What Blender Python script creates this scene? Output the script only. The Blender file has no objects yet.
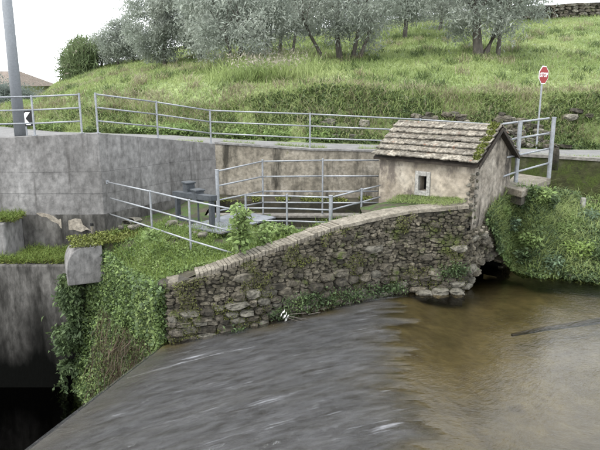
import bpy, math, random
import numpy as np
from mathutils import Vector, noise
random.seed(7); RNG = np.random.default_rng(7)
S = bpy.context.scene; COL = S.collection
R = math.radians
# ------------------------------------------------------------ camera, sky, sun, exposure
F, PITCH = 620.0, R(13.0)          # heights are measured from eye level: z = 0 is the eye
cam = bpy.data.objects.new('camera', bpy.data.cameras.new('camera')); COL.objects.link(cam)
cam.location = (0, 0, 0); cam.rotation_euler = (R(90)-PITCH, 0, 0)
cam.data.sensor_width = 36; cam.data.lens = F/600*36; cam.data.clip_start = .05; cam.data.clip_end = 900
S.camera = cam
SUN_EL, SUN_AZ = R(55), R(-125)    # azimuth from +Y towards +X
w = bpy.data.worlds.new('World'); S.world = w; w.use_nodes = True
nt = w.node_tree; bg = nt.nodes['Background']
sky = nt.nodes.new('ShaderNodeTexSky'); sky.sky_type = 'NISHITA'; sky.sun_disc = False
sky.sun_elevation = SUN_EL; sky.sun_rotation = SUN_AZ; sky.air_density = 1; sky.dust_density = 3
mx = nt.nodes.new('ShaderNodeMix'); mx.data_type = 'RGBA'; mx.inputs[0].default_value = .86
mx.inputs[7].default_value = (9.6, 9.9, 10.3, 1)          # even cloud cover over the clear sky
nt.links.new(sky.outputs[0], mx.inputs[6]); nt.links.new(mx.outputs[2], bg.inputs[0]); bg.inputs[1].default_value = .15
sun = bpy.data.objects.new('sun', bpy.data.lights.new('sun', 'SUN')); COL.objects.link(sun)
sun.data.energy = 1.4; sun.data.angle = R(25); sun.data.color = (1, .96, .9)
sd = Vector((math.sin(SUN_AZ)*math.cos(SUN_EL), math.cos(SUN_AZ)*math.cos(SUN_EL), math.sin(SUN_EL)))
sun.rotation_euler = sd.to_track_quat('Z', 'Y').to_euler()
S.view_settings.view_transform = 'Standard'; S.view_settings.look = 'None'
S.view_settings.exposure = 1.18; S.view_settings.gamma = 1

# ------------------------------------------------------------ helpers
CP, SP = math.cos(PITCH), math.sin(PITCH)
def ray(px, py):
    v = (225-py)/F
    return Vector(((px-300)/F, CP+v*SP, -SP+v*CP))
def at(px, py, d):                 # survey point at distance d
    r = ray(px, py); return r*(d/r.y)
def atz(px, py, z):                # survey point at height z
    r = ray(px, py); return r*(z/r.z)
def n3(x, y, z=0, s=1.0): return noise.noise(Vector((x*s, y*s, z*s)))

def root_loc(o):
    v = Vector((0, 0, 0))
    while o is not None: v = v+o.location; o = o.parent
    return v
def link(name, me, mat, parent=None, kind=None):
    o = bpy.data.objects.new(name, me); COL.objects.link(o)
    if mat is not None and not me.materials: me.materials.append(mat)
    if parent is not None: o.parent = parent
    if kind: o['kind'] = kind
    return o
def tag(o, label=None, cat=None, group=None, kind=None):
    if label: o['label'] = label
    if cat: o['category'] = cat
    if group: o['group'] = group
    if kind: o['kind'] = kind
    return o
def thing(name, label, cat, loc, group=None):
    o = bpy.data.objects.new(name, None); COL.objects.link(o); o.location = loc; o.empty_display_size = .1
    return tag(o, label, cat, group)
class MB:
    def __init__(s): s.v = []; s.f = []
    def add(s, vs, fs):
        b = len(s.v); s.v += [tuple(v) for v in vs]; s.f += [tuple(b+i for i in f) for f in fs]; return s
    def box(s, c, size, ax=None, ay=None, az=None):
        c = Vector(c); ax = Vector(ax or (1, 0, 0)).normalized(); az = Vector(az or (0, 0, 1)).normalized()
        ay = Vector(ay).normalized() if ay else az.cross(ax).normalized()
        hx, hy, hz = [q/2 for q in size]
        vs = [c+ax*(i*hx)+ay*(j*hy)+az*(k*hz) for k in (-1, 1) for i, j in ((-1, -1), (1, -1), (1, 1), (-1, 1))]
        return s.add(vs, [(3, 2, 1, 0), (4, 5, 6, 7), (0, 1, 5, 4), (1, 2, 6, 5), (2, 3, 7, 6), (3, 0, 4, 7)])
    def tube(s, pts, r, n=8, r1=None, cap=True):
        pts = [Vector(p) for p in pts]; m = len(pts); rings = []
        up = Vector((0, 0, 1)); vs = []; fs = []
        for i, p in enumerate(pts):
            t = (pts[min(i+1, m-1)]-pts[max(i-1, 0)]).normalized()
            a = t.cross(up) if abs(t.z) < .95 else t.cross(Vector((1, 0, 0)))
            a.normalize(); b = t.cross(a)
            rr = r if r1 is None else r+(r1-r)*i/(m-1)
            vs += [p+(a*math.cos(2*math.pi*k/n)+b*math.sin(2*math.pi*k/n))*rr for k in range(n)]
        for i in range(m-1):
            for k in range(n):
                k2 = (k+1) % n; fs.append((i*n+k, i*n+k2, (i+1)*n+k2, (i+1)*n+k))
        if cap: fs += [tuple(range(n))[::-1], tuple((m-1)*n+k for k in range(n))]
        return s.add(vs, fs)
    def mesh(s, name, off=Vector((0, 0, 0)), smooth=False):
        me = bpy.data.meshes.new(name)
        me.from_pydata([(v[0]-off.x, v[1]-off.y, v[2]-off.z) for v in s.v], [], s.f); me.update()
        import bmesh
        bm = bmesh.new(); bm.from_mesh(me); bmesh.ops.recalc_face_normals(bm, faces=bm.faces); bm.to_mesh(me); bm.free()
        if smooth: me.polygons.foreach_set('use_smooth', [True]*len(me.polygons))
        return me
    def build(s, name, mat, parent=None, kind=None, smooth=False, bevel=0):
        off = root_loc(parent) if parent is not None else Vector((0, 0, 0))
        o = link(name, s.mesh(name, off, smooth), mat, parent, kind)
        if bevel:
            b = o.modifiers.new('b', 'BEVEL'); b.width = bevel; b.segments = 2; b.limit_method = 'ANGLE'
        return o
def np_mesh(name, V, k, mat, parent=None, kind='stuff', smooth=False):
    """V: (n,k,3) array: n separate faces of k corners"""
    n = len(V); V = np.asarray(V, dtype=np.float32); k = V.shape[1]
    if parent is not None:
        V = V-np.array(root_loc(parent), dtype=np.float32)
    me = bpy.data.meshes.new(name)
    me.vertices.add(n*k); me.vertices.foreach_set('co', V.ravel())
    me.loops.add(n*k); me.loops.foreach_set('vertex_index', np.arange(n*k, dtype=np.int32))
    me.polygons.add(n); me.polygons.foreach_set('loop_start', np.arange(0, n*k, k, dtype=np.int32))
    me.update(calc_edges=True); me.validate()
    return link(name, me, mat, parent, kind)
def leaves_arr(P, size, tilt=.6, aspect=.55, up=None, jit=.35, droop=0):
    """rhombic leaves at points P"""
    P = np.asarray(P, float); n = len(P)
    sz = (size*(1+jit*RNG.normal(size=n))).clip(size*.4, size*2)[:, None] if np.isscalar(size) else np.asarray(size)[:, None]
    a = RNG.uniform(0, 2*np.pi, n)
    d = np.stack([np.cos(a), np.sin(a), RNG.normal(0, tilt, n)-droop], 1); d /= np.linalg.norm(d, axis=1)[:, None]
    u = RNG.normal(0, tilt, (n, 3))+np.array([0, 0, 1] if up is None else up); s = np.cross(d, u); s /= np.linalg.norm(s, axis=1)[:, None]+1e-9
    nn = np.cross(s, d)
    mid = P+d*sz*.45-nn*0
    tip = P+d*sz-nn*sz*.18
    return np.stack([P, mid+s*sz*aspect*.5+nn*sz*.07, tip, mid-s*sz*aspect*.5+nn*sz*.07], 1)
def blades_arr(P, h, wd, lean=.35, jit=.35):
    P = np.asarray(P, float); n = len(P)
    hh = (h*(1+jit*RNG.normal(size=n))).clip(h*.3, h*2.2)[:, None]
    a = RNG.uniform(0, 2*np.pi, n); s = np.stack([np.cos(a), np.sin(a), np.zeros(n)], 1)
    l = RNG.normal(0, lean, (n, 3)); l[:, 2] = 1; l /= np.linalg.norm(l, axis=1)[:, None]
    bend = RNG.normal(0, lean*.6, (n, 3)); bend[:, 2] = -.12
    m = P+l*hh*.55; tip = P+l*hh+bend*hh
    a, b, c, d = P-s*wd*.5, P+s*wd*.5, m+s*wd*.35, m-s*wd*.35
    return np.concatenate([np.stack([a, b, c], 1), np.stack([a, c, d], 1), np.stack([d, c, tip], 1)])

# ------------------------------------------------------------ materials
MATS = {}; ALB = .62
def M(name, cols, scale=2.0, rough=.9, bump=.3, bscale=20, stretch=(1, 1, 1), moss=None, mossc=(.06, .085, .02), up=0, rnd=0,
      island=0, metal=0, detail=None, spec=.3, trans=0, dirt=None, keep=False):
    g_ = 1.0 if keep else ALB
    cols = [tuple(q*g_ for q in c) for c in cols]; mossc = tuple(q*g_ for q in mossc)
    if dirt: dirt = (tuple(q*g_ for q in dirt[0]),)+tuple(dirt[1:])
    m = bpy.data.materials.new(name); m.use_nodes = True; t = m.node_tree; N = t.nodes; L = t.links
    bs = N['Principled BSDF']; bs.inputs['Roughness'].default_value = rough; bs.inputs['Metallic'].default_value = metal
    bs.inputs['Specular IOR Level'].default_value = spec
    geo = N.new('ShaderNodeNewGeometry')
    mp = N.new('ShaderNodeMapping'); mp.inputs['Scale'].default_value = stretch; L.new(geo.outputs['Position'], mp.inputs[0])
    def nz(sc, det=6, vec=mp.outputs[0], ro=.6):
        q = N.new('ShaderNodeTexNoise'); q.inputs['Scale'].default_value = sc; q.inputs['Detail'].default_value = det
        q.inputs['Roughness'].default_value = ro; L.new(vec, q.inputs['Vector']); return q
    n1 = nz(scale); rp = N.new('ShaderNodeValToRGB'); e = rp.color_ramp.elements
    k = len(cols)
    while len(e) < k: e.new(.5)
    for i, c in enumerate(cols):
        e[i].position = .3+.4*i/max(k-1, 1); e[i].color = (*c, 1)
    L.new(n1.outputs[0], rp.inputs[0]); col = rp.outputs[0]
    def mix(a, b, f, mode='MIX'):
        q = N.new('ShaderNodeMix'); q.data_type = 'RGBA'; q.blend_type = mode
        for s_, v in ((0, f), (6, a), (7, b)):
            if isinstance(v, (int, float)): q.inputs[s_].default_value = v
            elif isinstance(v, tuple): q.inputs[s_].default_value = (*v, 1)
            else: L.new(v, q.inputs[s_])
        return q.outputs[2]
    def rng(v, a, b, c=0, d=1):
        q = N.new('ShaderNodeMapRange'); L.new(v, q.inputs[0])
        for i, x in zip((1, 2, 3, 4), (a, b, c, d)): q.inputs[i].default_value = x
        return q.outputs[0]
    def math_(op, a, b):
        q = N.new('ShaderNodeMath'); q.operation = op; q.use_clamp = True
        for i, v in enumerate((a, b)):
            if isinstance(v, (int, float)): q.inputs[i].default_value = v
            else: L.new(v, q.inputs[i])
        return q.outputs[0]
    n2 = nz(bscale*.6, 8)
    if detail is None: detail = .5
    if detail: col = mix(col, rng(n2.outputs[0], .3, .7, 1-detail, 1+detail*.6), 1.0, 'MULTIPLY')
    if dirt:            # (colour, scale, lo, hi, stretch): streaks and stains of their own
        mp2 = N.new('ShaderNodeMapping'); mp2.inputs['Scale'].default_value = dirt[4]; L.new(geo.outputs['Position'], mp2.inputs[0])
        n4 = nz(dirt[1], 8, mp2.outputs[0], .7); col = mix(col, dirt[0], rng(n4.outputs[0], dirt[2], dirt[3]))
    if moss is not None:
        n3_ = nz(2.3, 9, geo.outputs['Position'], .75); f = rng(n3_.outputs[0], moss, moss+.1)
        if up:
            sx = N.new('ShaderNodeSeparateXYZ'); L.new(geo.outputs['Normal'], sx.inputs[0])
            f = math_('ADD', f, math_('MULTIPLY', rng(sx.outputs[2], .3, .9), up))
        n5 = nz(30, 4, geo.outputs['Position']); mc = mix(mossc, tuple(c*2.2 for c in mossc), rng(n5.outputs[0], .35, .7))
        col = mix(col, mc, f)
    if rnd:
        oi = N.new('ShaderNodeObjectInfo'); col = mix(col, rng(oi.outputs['Random'], 0, 1, 1-rnd, 1+rnd), 1.0, 'MULTIPLY')
    if island:
        col = mix(col, rng(geo.outputs['Random Per Island'], 0, 1, 1-island, 1+island), 1.0, 'MULTIPLY')
    L.new(col, bs.inputs['Base Color'])
    if bump:
        b = N.new('ShaderNodeBump'); b.inputs['Strength'].default_value = bump; b.inputs['Distance'].default_value = .03
        n6 = nz(bscale, 8); L.new(n6.outputs[0], b.inputs['Height']); L.new(b.outputs[0], bs.inputs['Normal'])
    if trans:
        tr = N.new('ShaderNodeBsdfTranslucent'); L.new(col, tr.inputs[0]); ms = N.new('ShaderNodeMixShader'); ms.inputs[0].default_value = trans
        L.new(bs.outputs[0], ms.inputs[1]); L.new(tr.outputs[0], ms.inputs[2]); L.new(ms.outputs[0], N['Material Output'].inputs[0])
    MATS[name] = m; return m
def flat(name, c, rough=.5, metal=0, bump=.05, detail=.12): return M(name, [tuple(q*.9 for q in c), c], 6, rough, bump, 40, metal=metal, detail=detail, keep=min(c) > .6)
V3 = (1, 1, .18)
m_concrete = M('weathered_concrete', [(.2, .193, .184), (.265, .257, .247), (.33, .322, .31)], 1.1, .92, .5, 14, (1, 1, .7), detail=.45,
               dirt=((.085, .08, .074), 4.5, .54, .74, (1, 1, .09)), moss=.72)
def pit_shade(m, c, hi, lo):           # pit shade painted into the colour downwards, with algae and damp; ragged edge
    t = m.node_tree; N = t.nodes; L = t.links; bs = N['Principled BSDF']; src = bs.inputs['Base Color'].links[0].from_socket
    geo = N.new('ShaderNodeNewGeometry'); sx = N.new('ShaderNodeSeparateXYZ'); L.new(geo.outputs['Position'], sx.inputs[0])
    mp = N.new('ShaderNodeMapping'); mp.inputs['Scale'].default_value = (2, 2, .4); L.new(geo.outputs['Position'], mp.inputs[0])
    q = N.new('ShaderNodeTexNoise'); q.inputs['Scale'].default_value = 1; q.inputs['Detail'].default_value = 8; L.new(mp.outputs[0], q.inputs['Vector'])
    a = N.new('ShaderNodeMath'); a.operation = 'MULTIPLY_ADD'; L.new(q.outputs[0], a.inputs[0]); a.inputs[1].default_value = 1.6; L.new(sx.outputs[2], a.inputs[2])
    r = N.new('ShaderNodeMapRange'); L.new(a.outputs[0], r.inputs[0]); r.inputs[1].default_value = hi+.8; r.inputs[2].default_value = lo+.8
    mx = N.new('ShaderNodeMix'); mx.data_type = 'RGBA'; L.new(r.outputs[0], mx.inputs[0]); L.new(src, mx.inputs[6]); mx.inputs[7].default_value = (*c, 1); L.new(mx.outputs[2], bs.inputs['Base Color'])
m_pitwall = M('stained_pit_shade_concrete', [(.09, .087, .08), (.17, .163, .15), (.27, .26, .24)], 1.3, .85, .45, 14, (1, 1, .5), detail=.55, spec=.04, dirt=((.035, .034, .03), 1.6, .5, .68, V3), moss=.66, mossc=(.03, .04, .012))
m_pitwall.diffuse_color = (.1, .1, .1, 1)
pit_shade(m_pitwall, (.0022, .0024, .002), -4.6, -6.3)  # concrete fades to near-black with depth: the unlit pit is painted in
m_concrete2 = M('pale_concrete', [(.2, .19, .17), (.34, .32, .28)], 3, .9, .4, 18, moss=.6, dirt=((.08, .075, .06), 4, .55, .75, (1, 1, 1)))
m_backwall = M('ochre_stained_concrete', [(.21, .185, .145), (.35, .315, .25), (.46, .42, .35)], 1.3, .92, .4, 16,
               dirt=((.055, .05, .038), 2.2, .5, .66, V3), moss=.62, mossc=(.07, .075, .02))
m_dark = M('wet_shaded_concrete', [(.008, .008, .007), (.02, .02, .017)], 1.5, .9, .4, 12, spec=.05, moss=.6, mossc=(.01, .018, .005))  # wet concrete with the pit's shade put into its near-black colour
m_channel = M('algae_stained_wall', [(.03, .03, .02), (.08, .07, .045)], 2, .8, .4, 14, moss=.55, mossc=(.04, .045, .012))
m_mortar = M('dark_mortar', [(.05, .046, .036), (.12, .11, .085)], 3, .95, .7, 22, moss=.55, mossc=(.04, .055, .014))
m_stone = M('river_stone', [(.055, .048, .034), (.12, .106, .078), (.21, .19, .15)], 3.2, .9, .9, 26, rnd=.45, moss=.56, mossc=(.045, .06, .012), detail=.7,
            dirt=((.028, .026, .02), 6, .5, .68, (1, 1, 1)))
m_stonepale = M('lichen_stone', [(.12, .112, .088), (.25, .235, .19)], 5, .9, .7, 26, rnd=.3, moss=.6, mossc=(.05, .07, .015), detail=.6)
m_coping = M('sandy_coping', [(.17, .15, .115), (.33, .3, .24)], 5, .95, .5, 30, rnd=.12, moss=.62, mossc=(.09, .1, .03), detail=.5)
m_plaster = M('old_ochre_plaster', [(.26, .22, .165), (.46, .405, .32), (.6, .545, .45)], 1.6, .95, .5, 12, detail=.4, dirt=((.17, .145, .12), 2.6, .5, .62, (1, 1, .6)), moss=.75)
m_plaster2 = M('old_grey_plaster', [(.22, .19, .15), (.37, .33, .27), (.5, .455, .385)], 2.2, .95, .7, 16, detail=.5,
               dirt=((.05, .042, .034), 2.6, .5, .62, (1, 1, .3)), moss=.7)
m_tile = M('weathered_roof_tile', [(.13, .115, .088), (.28, .25, .2), (.46, .43, .36)], 9, .95, .6, 34, rnd=.3, detail=.75, moss=.64, mossc=(.1, .1, .035),
           dirt=((.28, .13, .075), 5, .6, .68, (1, 1, 1)))
m_wood = M('dark_wood', [(.03, .025, .02), (.07, .055, .04)], 4, .9, .4, 30)
m_stoneframe = M('stone_window_frame', [(.36, .35, .32), (.48, .47, .43)], 6, .9, .3, 30)
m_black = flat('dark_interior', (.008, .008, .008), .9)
m_galv = M('galvanised_steel', [(.33, .35, .37), (.46, .48, .5)], 8, .5, .08, 40, metal=.35, detail=.2, dirt=((.2, .17, .13), 3, .6, .8, (1, 1, 1)))
m_steel = M('grey_painted_steel', [(.05, .058, .065), (.09, .1, .11)], 5, .6, .15, 30, detail=.3)
m_plate = M('steel_plate', [(.22, .24, .26), (.34, .36, .39)], 4, .55, .2, 30, metal=.3, detail=.3, dirt=((.14, .12, .09), 3, .55, .7, (1, 1, 1)))
m_asphalt = M('pale_asphalt', [(.2, .2, .195), (.29, .285, .275)], 2, .95, .3, 60, detail=.3)
m_soil = M('grassy_soil', [(.18, .24, .09), (.24, .31, .12), (.31, .36, .16)], .35, .95, .6, 10, detail=.6)
m_terr = M('terrace_soil', [(.06, .055, .035), (.1, .085, .06)], 3, .95, .7, 18, moss=.45, mossc=(.04, .07, .015))
m_rubble = M('rubble', [(.2, .18, .15), (.36, .34, .3)], 6, .95, .5, 26, rnd=.3)
def leafm(name, cols, sc=.8, island=.4, trans=.3, rough=.6): return M(name, cols, sc, rough, 0, 8, island=island, trans=trans, detail=0, spec=.25)
m_grass = leafm('meadow_grass', [(.26, .35, .12), (.37, .46, .17), (.5, .57, .25)], .35, .22, .4)
m_grass2 = leafm('lush_grass', [(.15, .22, .045), (.23, .31, .07)], .8)
m_dry = leafm('dry_grass', [(.24, .21, .12), (.36, .33, .2), (.46, .43, .3)], .7)
m_bank = leafm('bank_leaves', [(.06, .095, .035), (.12, .175, .06), (.22, .28, .1)], .6)
m_weed = leafm('weed_leaves', [(.15, .24, .08), (.27, .38, .13), (.4, .5, .2)], 1.0, .35, .4)
m_ivy = leafm('ivy_leaves', [(.07, .11, .05), (.125, .185, .08), (.2, .28, .11)], 1.6)
m_lime = leafm('lime_leaves', [(.22, .33, .085), (.32, .43, .13)], 2)
m_glauc = leafm('blue_green_leaves', [(.12, .185, .11), (.19, .27, .16)], 2)
m_brown = leafm('dead_stems', [(.05, .035, .022), (.12, .085, .055)], 2, trans=.1)
m_mossleaf = leafm('moss', [(.11, .13, .025), (.2, .23, .05)], 3, trans=.1)
m_mosswall = leafm('wall_moss', [(.07, .075, .022), (.12, .13, .035), (.18, .2, .05)], 2.5, trans=.1)
m_olive = leafm('olive_leaves', [(.33, .375, .31), (.43, .475, .4), (.54, .575, .5)], .8, .3, .45)
m_olive_far = leafm('far_tree_leaves', [(.19, .235, .2), (.26, .305, .27)], .6, .25, .42)
m_reed = leafm('reed_leaves', [(.13, .19, .08), (.22, .28, .13)], .6, .3)
m_plume = leafm('reed_plumes', [(.36, .32, .24), (.5, .46, .38)], 1, .2)
m_bark = M('olive_bark', [(.1, .09, .075), (.2, .18, .15)], 4, .95, .9, 18, (1, 1, .3))
m_red = flat('sign_red', (.38, .015, .02), .4); m_white = flat('sign_white', (.75, .75, .73), .4); m_blk = flat('sign_black', (.015, .015, .015), .5)
m_house = flat('house_render', (.7, .68, .63), .9); m_roof = M('clay_roof', [(.17, .135, .11), (.27, .22, .18)], 3, .9, .4, 20, (1, 1, 1), rnd=.2)
m_bed = M('silty_riverbed', [(.085, .078, .042), (.14, .127, .07), (.19, .172, .098)], .8, .95, .6, 9, detail=.3, dirt=((.07, .06, .033), 1.5, .54, .72, (1, 1, 1)))
m_apron = M('wet_weir_concrete', [(.045, .042, .038), (.09, .085, .078), (.13, .125, .115)], 2.2, .5, .5, 14, (.5, 1.6, 1), detail=.6,
            dirt=((.03, .034, .012), 2.0, .56, .7, (.6, 1.4, 1)), spec=.5)

def blend_attr(m, m_other_cols, attr):
    t = m.node_tree; N = t.nodes; L = t.links; bs = N['Principled BSDF']; src = bs.inputs['Base Color'].links[0].from_socket
    geo = N.new('ShaderNodeNewGeometry'); mp = N.new('ShaderNodeMapping'); mp.inputs['Rotation'].default_value = (0, 0, R(-20)); L.new(geo.outputs['Position'], mp.inputs[0])
    m3 = N.new('ShaderNodeMapping'); m3.inputs['Scale'].default_value = (.5, 2, 1); L.new(mp.outputs[0], m3.inputs[0])
    q = N.new('ShaderNodeTexNoise'); q.inputs['Scale'].default_value = 1.6; q.inputs['Detail'].default_value = 10; L.new(m3.outputs[0], q.inputs['Vector'])
    rp = N.new('ShaderNodeValToRGB'); e = rp.color_ramp.elements
    while len(e) < len(m_other_cols): e.new(.5)
    for i, c in enumerate(m_other_cols): e[i].position = .3+.4*i/(len(m_other_cols)-1); e[i].color = (*[k_*ALB for k_ in c], 1)
    L.new(q.outputs[0], rp.inputs[0]); a = N.new('ShaderNodeAttribute'); a.attribute_name = attr
    mx = N.new('ShaderNodeMix'); mx.data_type = 'RGBA'; L.new(a.outputs['Fac'], mx.inputs[0]); L.new(src, mx.inputs[6]); L.new(rp.outputs[0], mx.inputs[7]); L.new(mx.outputs[2], bs.inputs['Base Color'])
blend_attr(m_bed, [(.05, .053, .056), (.08, .084, .09), (.12, .125, .132)], 'flow')
def water_mat(name, tint, sc, strength, rough, dist, stretch=(1, 1, 1), rot=0, flow=False):
    m = bpy.data.materials.new(name); m.use_nodes = True; t = m.node_tree; N = t.nodes; L = t.links
    N.remove(N['Principled BSDF']); geo = N.new('ShaderNodeNewGeometry')
    def math_(op, a, b):
        q = N.new('ShaderNodeMath'); q.operation = op
        for i, v in enumerate((a, b)):
            if isinstance(v, (int, float)): q.inputs[i].default_value = v
            else: L.new(v, q.inputs[i])
        return q.outputs[0]
    def vec(rot, st):
        rt = N.new('ShaderNodeMapping'); rt.inputs['Rotation'].default_value = (0, 0, rot); L.new(geo.outputs['Position'], rt.inputs[0])
        mp = N.new('ShaderNodeMapping'); mp.inputs['Scale'].default_value = st; L.new(rt.outputs[0], mp.inputs[0]); return mp.outputs[0]
    def field(v, sc, dist):
        tot = 0
        for s_, a in sc:
            q = N.new('ShaderNodeTexNoise'); q.inputs['Scale'].default_value = s_; q.inputs['Detail'].default_value = 4; q.inputs['Distortion'].default_value = dist
            L.new(v, q.inputs['Vector']); tot = math_('ADD', math_('MULTIPLY', q.outputs[0], a), tot)
        return tot
    h = math_('MULTIPLY', field(vec(rot, stretch), sc, dist), strength)
    r = rough; col = (*tint, 1)
    if flow:
        wv = N.new('ShaderNodeTexNoise'); wv.inputs['Scale'].default_value = .45; wv.inputs['Detail'].default_value = 2; L.new(geo.outputs['Position'], wv.inputs['Vector'])
        wr = N.new('ShaderNodeMapRange'); wr.inputs[1].default_value = .38; wr.inputs[2].default_value = .62; wr.inputs[3].default_value = .0; wr.inputs[4].default_value = 1.0; L.new(wv.outputs[0], wr.inputs[0])
        h = math_('ADD', h, math_('MULTIPLY', field(vec(R(-35), (1.0, 2.4, 1)), [(7, .5), (17, .35)], .35), math_('MULTIPLY', wr.outputs[0], .3)))
        at_ = N.new('ShaderNodeAttribute'); at_.attribute_name = 'flow'; fl = at_.outputs['Fac']; inv = math_('SUBTRACT', 1, fl)
        h2 = math_('MULTIPLY', field(vec(R(-20), (.62, 1.7, 1)), [(5, .8), (14, .8), (38, .7), (90, .3)], .7), 2.1)
        h = math_('ADD', math_('MULTIPLY', h, inv), math_('MULTIPLY', h2, fl))
        r = math_('ADD', math_('MULTIPLY', fl, .035), rough)
    b = N.new('ShaderNodeBump'); b.inputs['Strength'].default_value = 1; b.inputs['Distance'].default_value = .06; L.new(h, b.inputs['Height'])
    fr = N.new('ShaderNodeFresnel'); fr.inputs[0].default_value = 1.34; L.new(b.outputs[0], fr.inputs['Normal'])
    g = N.new('ShaderNodeBsdfGlossy'); L.new(b.outputs[0], g.inputs['Normal']); g.inputs[0].default_value = (1, 1, 1, 1)
    if flow: L.new(r, g.inputs['Roughness'])
    else: g.inputs['Roughness'].default_value = rough
    tr = N.new('ShaderNodeBsdfTransparent'); tr.inputs[0].default_value = col
    ms = N.new('ShaderNodeMixShader'); L.new(fr.outputs[0], ms.inputs[0]); L.new(tr.outputs[0], ms.inputs[1]); L.new(g.outputs[0], ms.inputs[2])
    out = ms.outputs[0]
    if flow:
        q = N.new('ShaderNodeTexNoise'); q.inputs['Scale'].default_value = 2.3; q.inputs['Detail'].default_value = 12; q.inputs['Roughness'].default_value = .68
        L.new(vec(R(-20), (.3, 3.6, 1)), q.inputs['Vector'])
        m1 = N.new('ShaderNodeMapRange'); m1.inputs[1].default_value = .59; m1.inputs[2].default_value = .76; m1.inputs[4].default_value = .5; L.new(q.outputs[0], m1.inputs[0])
        q2 = N.new('ShaderNodeTexNoise'); q2.inputs['Scale'].default_value = 4.5; q2.inputs['Detail'].default_value = 12; q2.inputs['Roughness'].default_value = .7; L.new(vec(R(-20), (.5, 1.9, 1)), q2.inputs['Vector'])
        m3 = N.new('ShaderNodeMapRange'); m3.inputs[1].default_value = .25; m3.inputs[2].default_value = .8; m3.inputs[4].default_value = .13; L.new(q2.outputs[0], m3.inputs[0])
        ff = math_('MULTIPLY', math_('ADD', m1.outputs[0], m3.outputs[0]), fl)
        d = N.new('ShaderNodeBsdfDiffuse'); d.inputs[0].default_value = (.45, .46, .49, 1)
        m2 = N.new('ShaderNodeMixShader'); L.new(ff, m2.inputs[0]); L.new(out, m2.inputs[1]); L.new(d.outputs[0], m2.inputs[2]); out = m2.outputs[0]
    L.new(out, N['Material Output'].inputs[0]); return m
m_water = water_mat('river_water', (.8, .74, .6), [(4, .3), (12, .26), (30, .12), (1.2, .25)], .2, .012, .5, (1, 1.6, 1), R(20), flow=True)
m_still = water_mat('dark_still_water', (.2, .19, .15), [(6, .3)], .1, .02, .2)

# ------------------------------------------------------------ survey lines
WATER = -4.3
def lerp_tab(tab, x):
    if x <= tab[0][0]: return tab[0][1]
    for (a, va), (b, vb) in zip(tab, tab[1:]):
        if x <= b: return va+(vb-va)*(x-a)/(b-a)
    return tab[-1][1]
def sst(t): t = min(max(t, 0), 1); return t*t*(3-2*t)
ROADZ = [(-60, -2.0), (-12, -1.6), (-4, -1.6), (-1.5, -1.72), (1, -1.8), (4, -1.9), (8, -2.02), (30, -2.3)]
FAR = [(-60, 44), (-14, 25.5), (-8, 20.6), (-4, 19.3), (0, 18.7), (4, 18.8), (9, 19.1), (30, 21)]
def road_z(x): return lerp_tab(ROADZ, x)
def far_y(x): return lerp_tab(FAR, x)
def ecrest(u):                      # height of the crest over distance, by bearing
    px = 300+620*u
    return lerp_tab([(-400, -.045), (0, -.045), (40, -.032), (62, -.002), (100, .02), (150, .036), (190, .05), (300, .062), (400, .078), (480, .09), (600, .1), (1200, .12)], px)
def hill(x, y):
    yf = far_y(x); zr = road_z(x); t = y-yf
    if t <= 0: return zr-.03
    H = lerp_tab([(-30, .2), (-16, .35), (-11, .9), (-7, 1.25), (0, 1.45), (30, 1.45)], x)
    H *= 1+.22*n3(x, 0, 9, .35); wd = lerp_tab([(-20, 4.2), (-4, 3.4), (1, 1.7), (30, 1.6)], x)*(1+.3*n3(x, 4, 2, .5)); bank = H*sst(t/wd)
    dtop = yf+1.4; ztop = zr+H
    u = x/max(y, 1); e = ecrest(u)
    z = zr+bank
    if y > dtop:
        zc = e*42; q = (y-dtop)/(42-dtop)
        if q <= 1: z += (zc-ztop)*(q**.9)
        else: z += (zc-ztop)+(y-42)*lerp_tab([(0, -.05), (120, .0), (220, .1), (400, .16), (600, .2)], 300+620*u)*math.exp(-(y-42)/90)
    z += .12*n3(x, y, 0, .5)*sst(t/2)+.25*n3(x, y, 3, .13)*sst((t-2)/5)
    return z

WALLC = [(-2.36, 10.45, -3.42), (-1.71, 10.6, -3.3), (-.88, 10.9, -3.08), (0, 11.3, -2.88), (.56, 11.6, -2.74), (1.46, 12.1, -2.64), (2.22, 12.4, -2.56), (3.46, 12.5, -2.46)]
def catmull(P, n=8):
    P = [Vector(p) for p in P]; out = []
    for i in range(len(P)-1):
        p0, p1, p2, p3 = P[max(i-1, 0)], P[i], P[i+1], P[min(i+2, len(P)-1)]
        for k in range(n):
            t = k/n
            out.append(.5*((2*p1)+(p2-p0)*t+(2*p0-5*p1+4*p2-p3)*t*t+(3*p1-p0-3*p2+p3)*t**3))
    return out+[P[-1]]
WC = catmull(WALLC)
def wy(x): return lerp_tab([(p.x, p.y) for p in WC], x)
def wz(x): return lerp_tab([(p.x, p.z) for p in WC], x)
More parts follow.
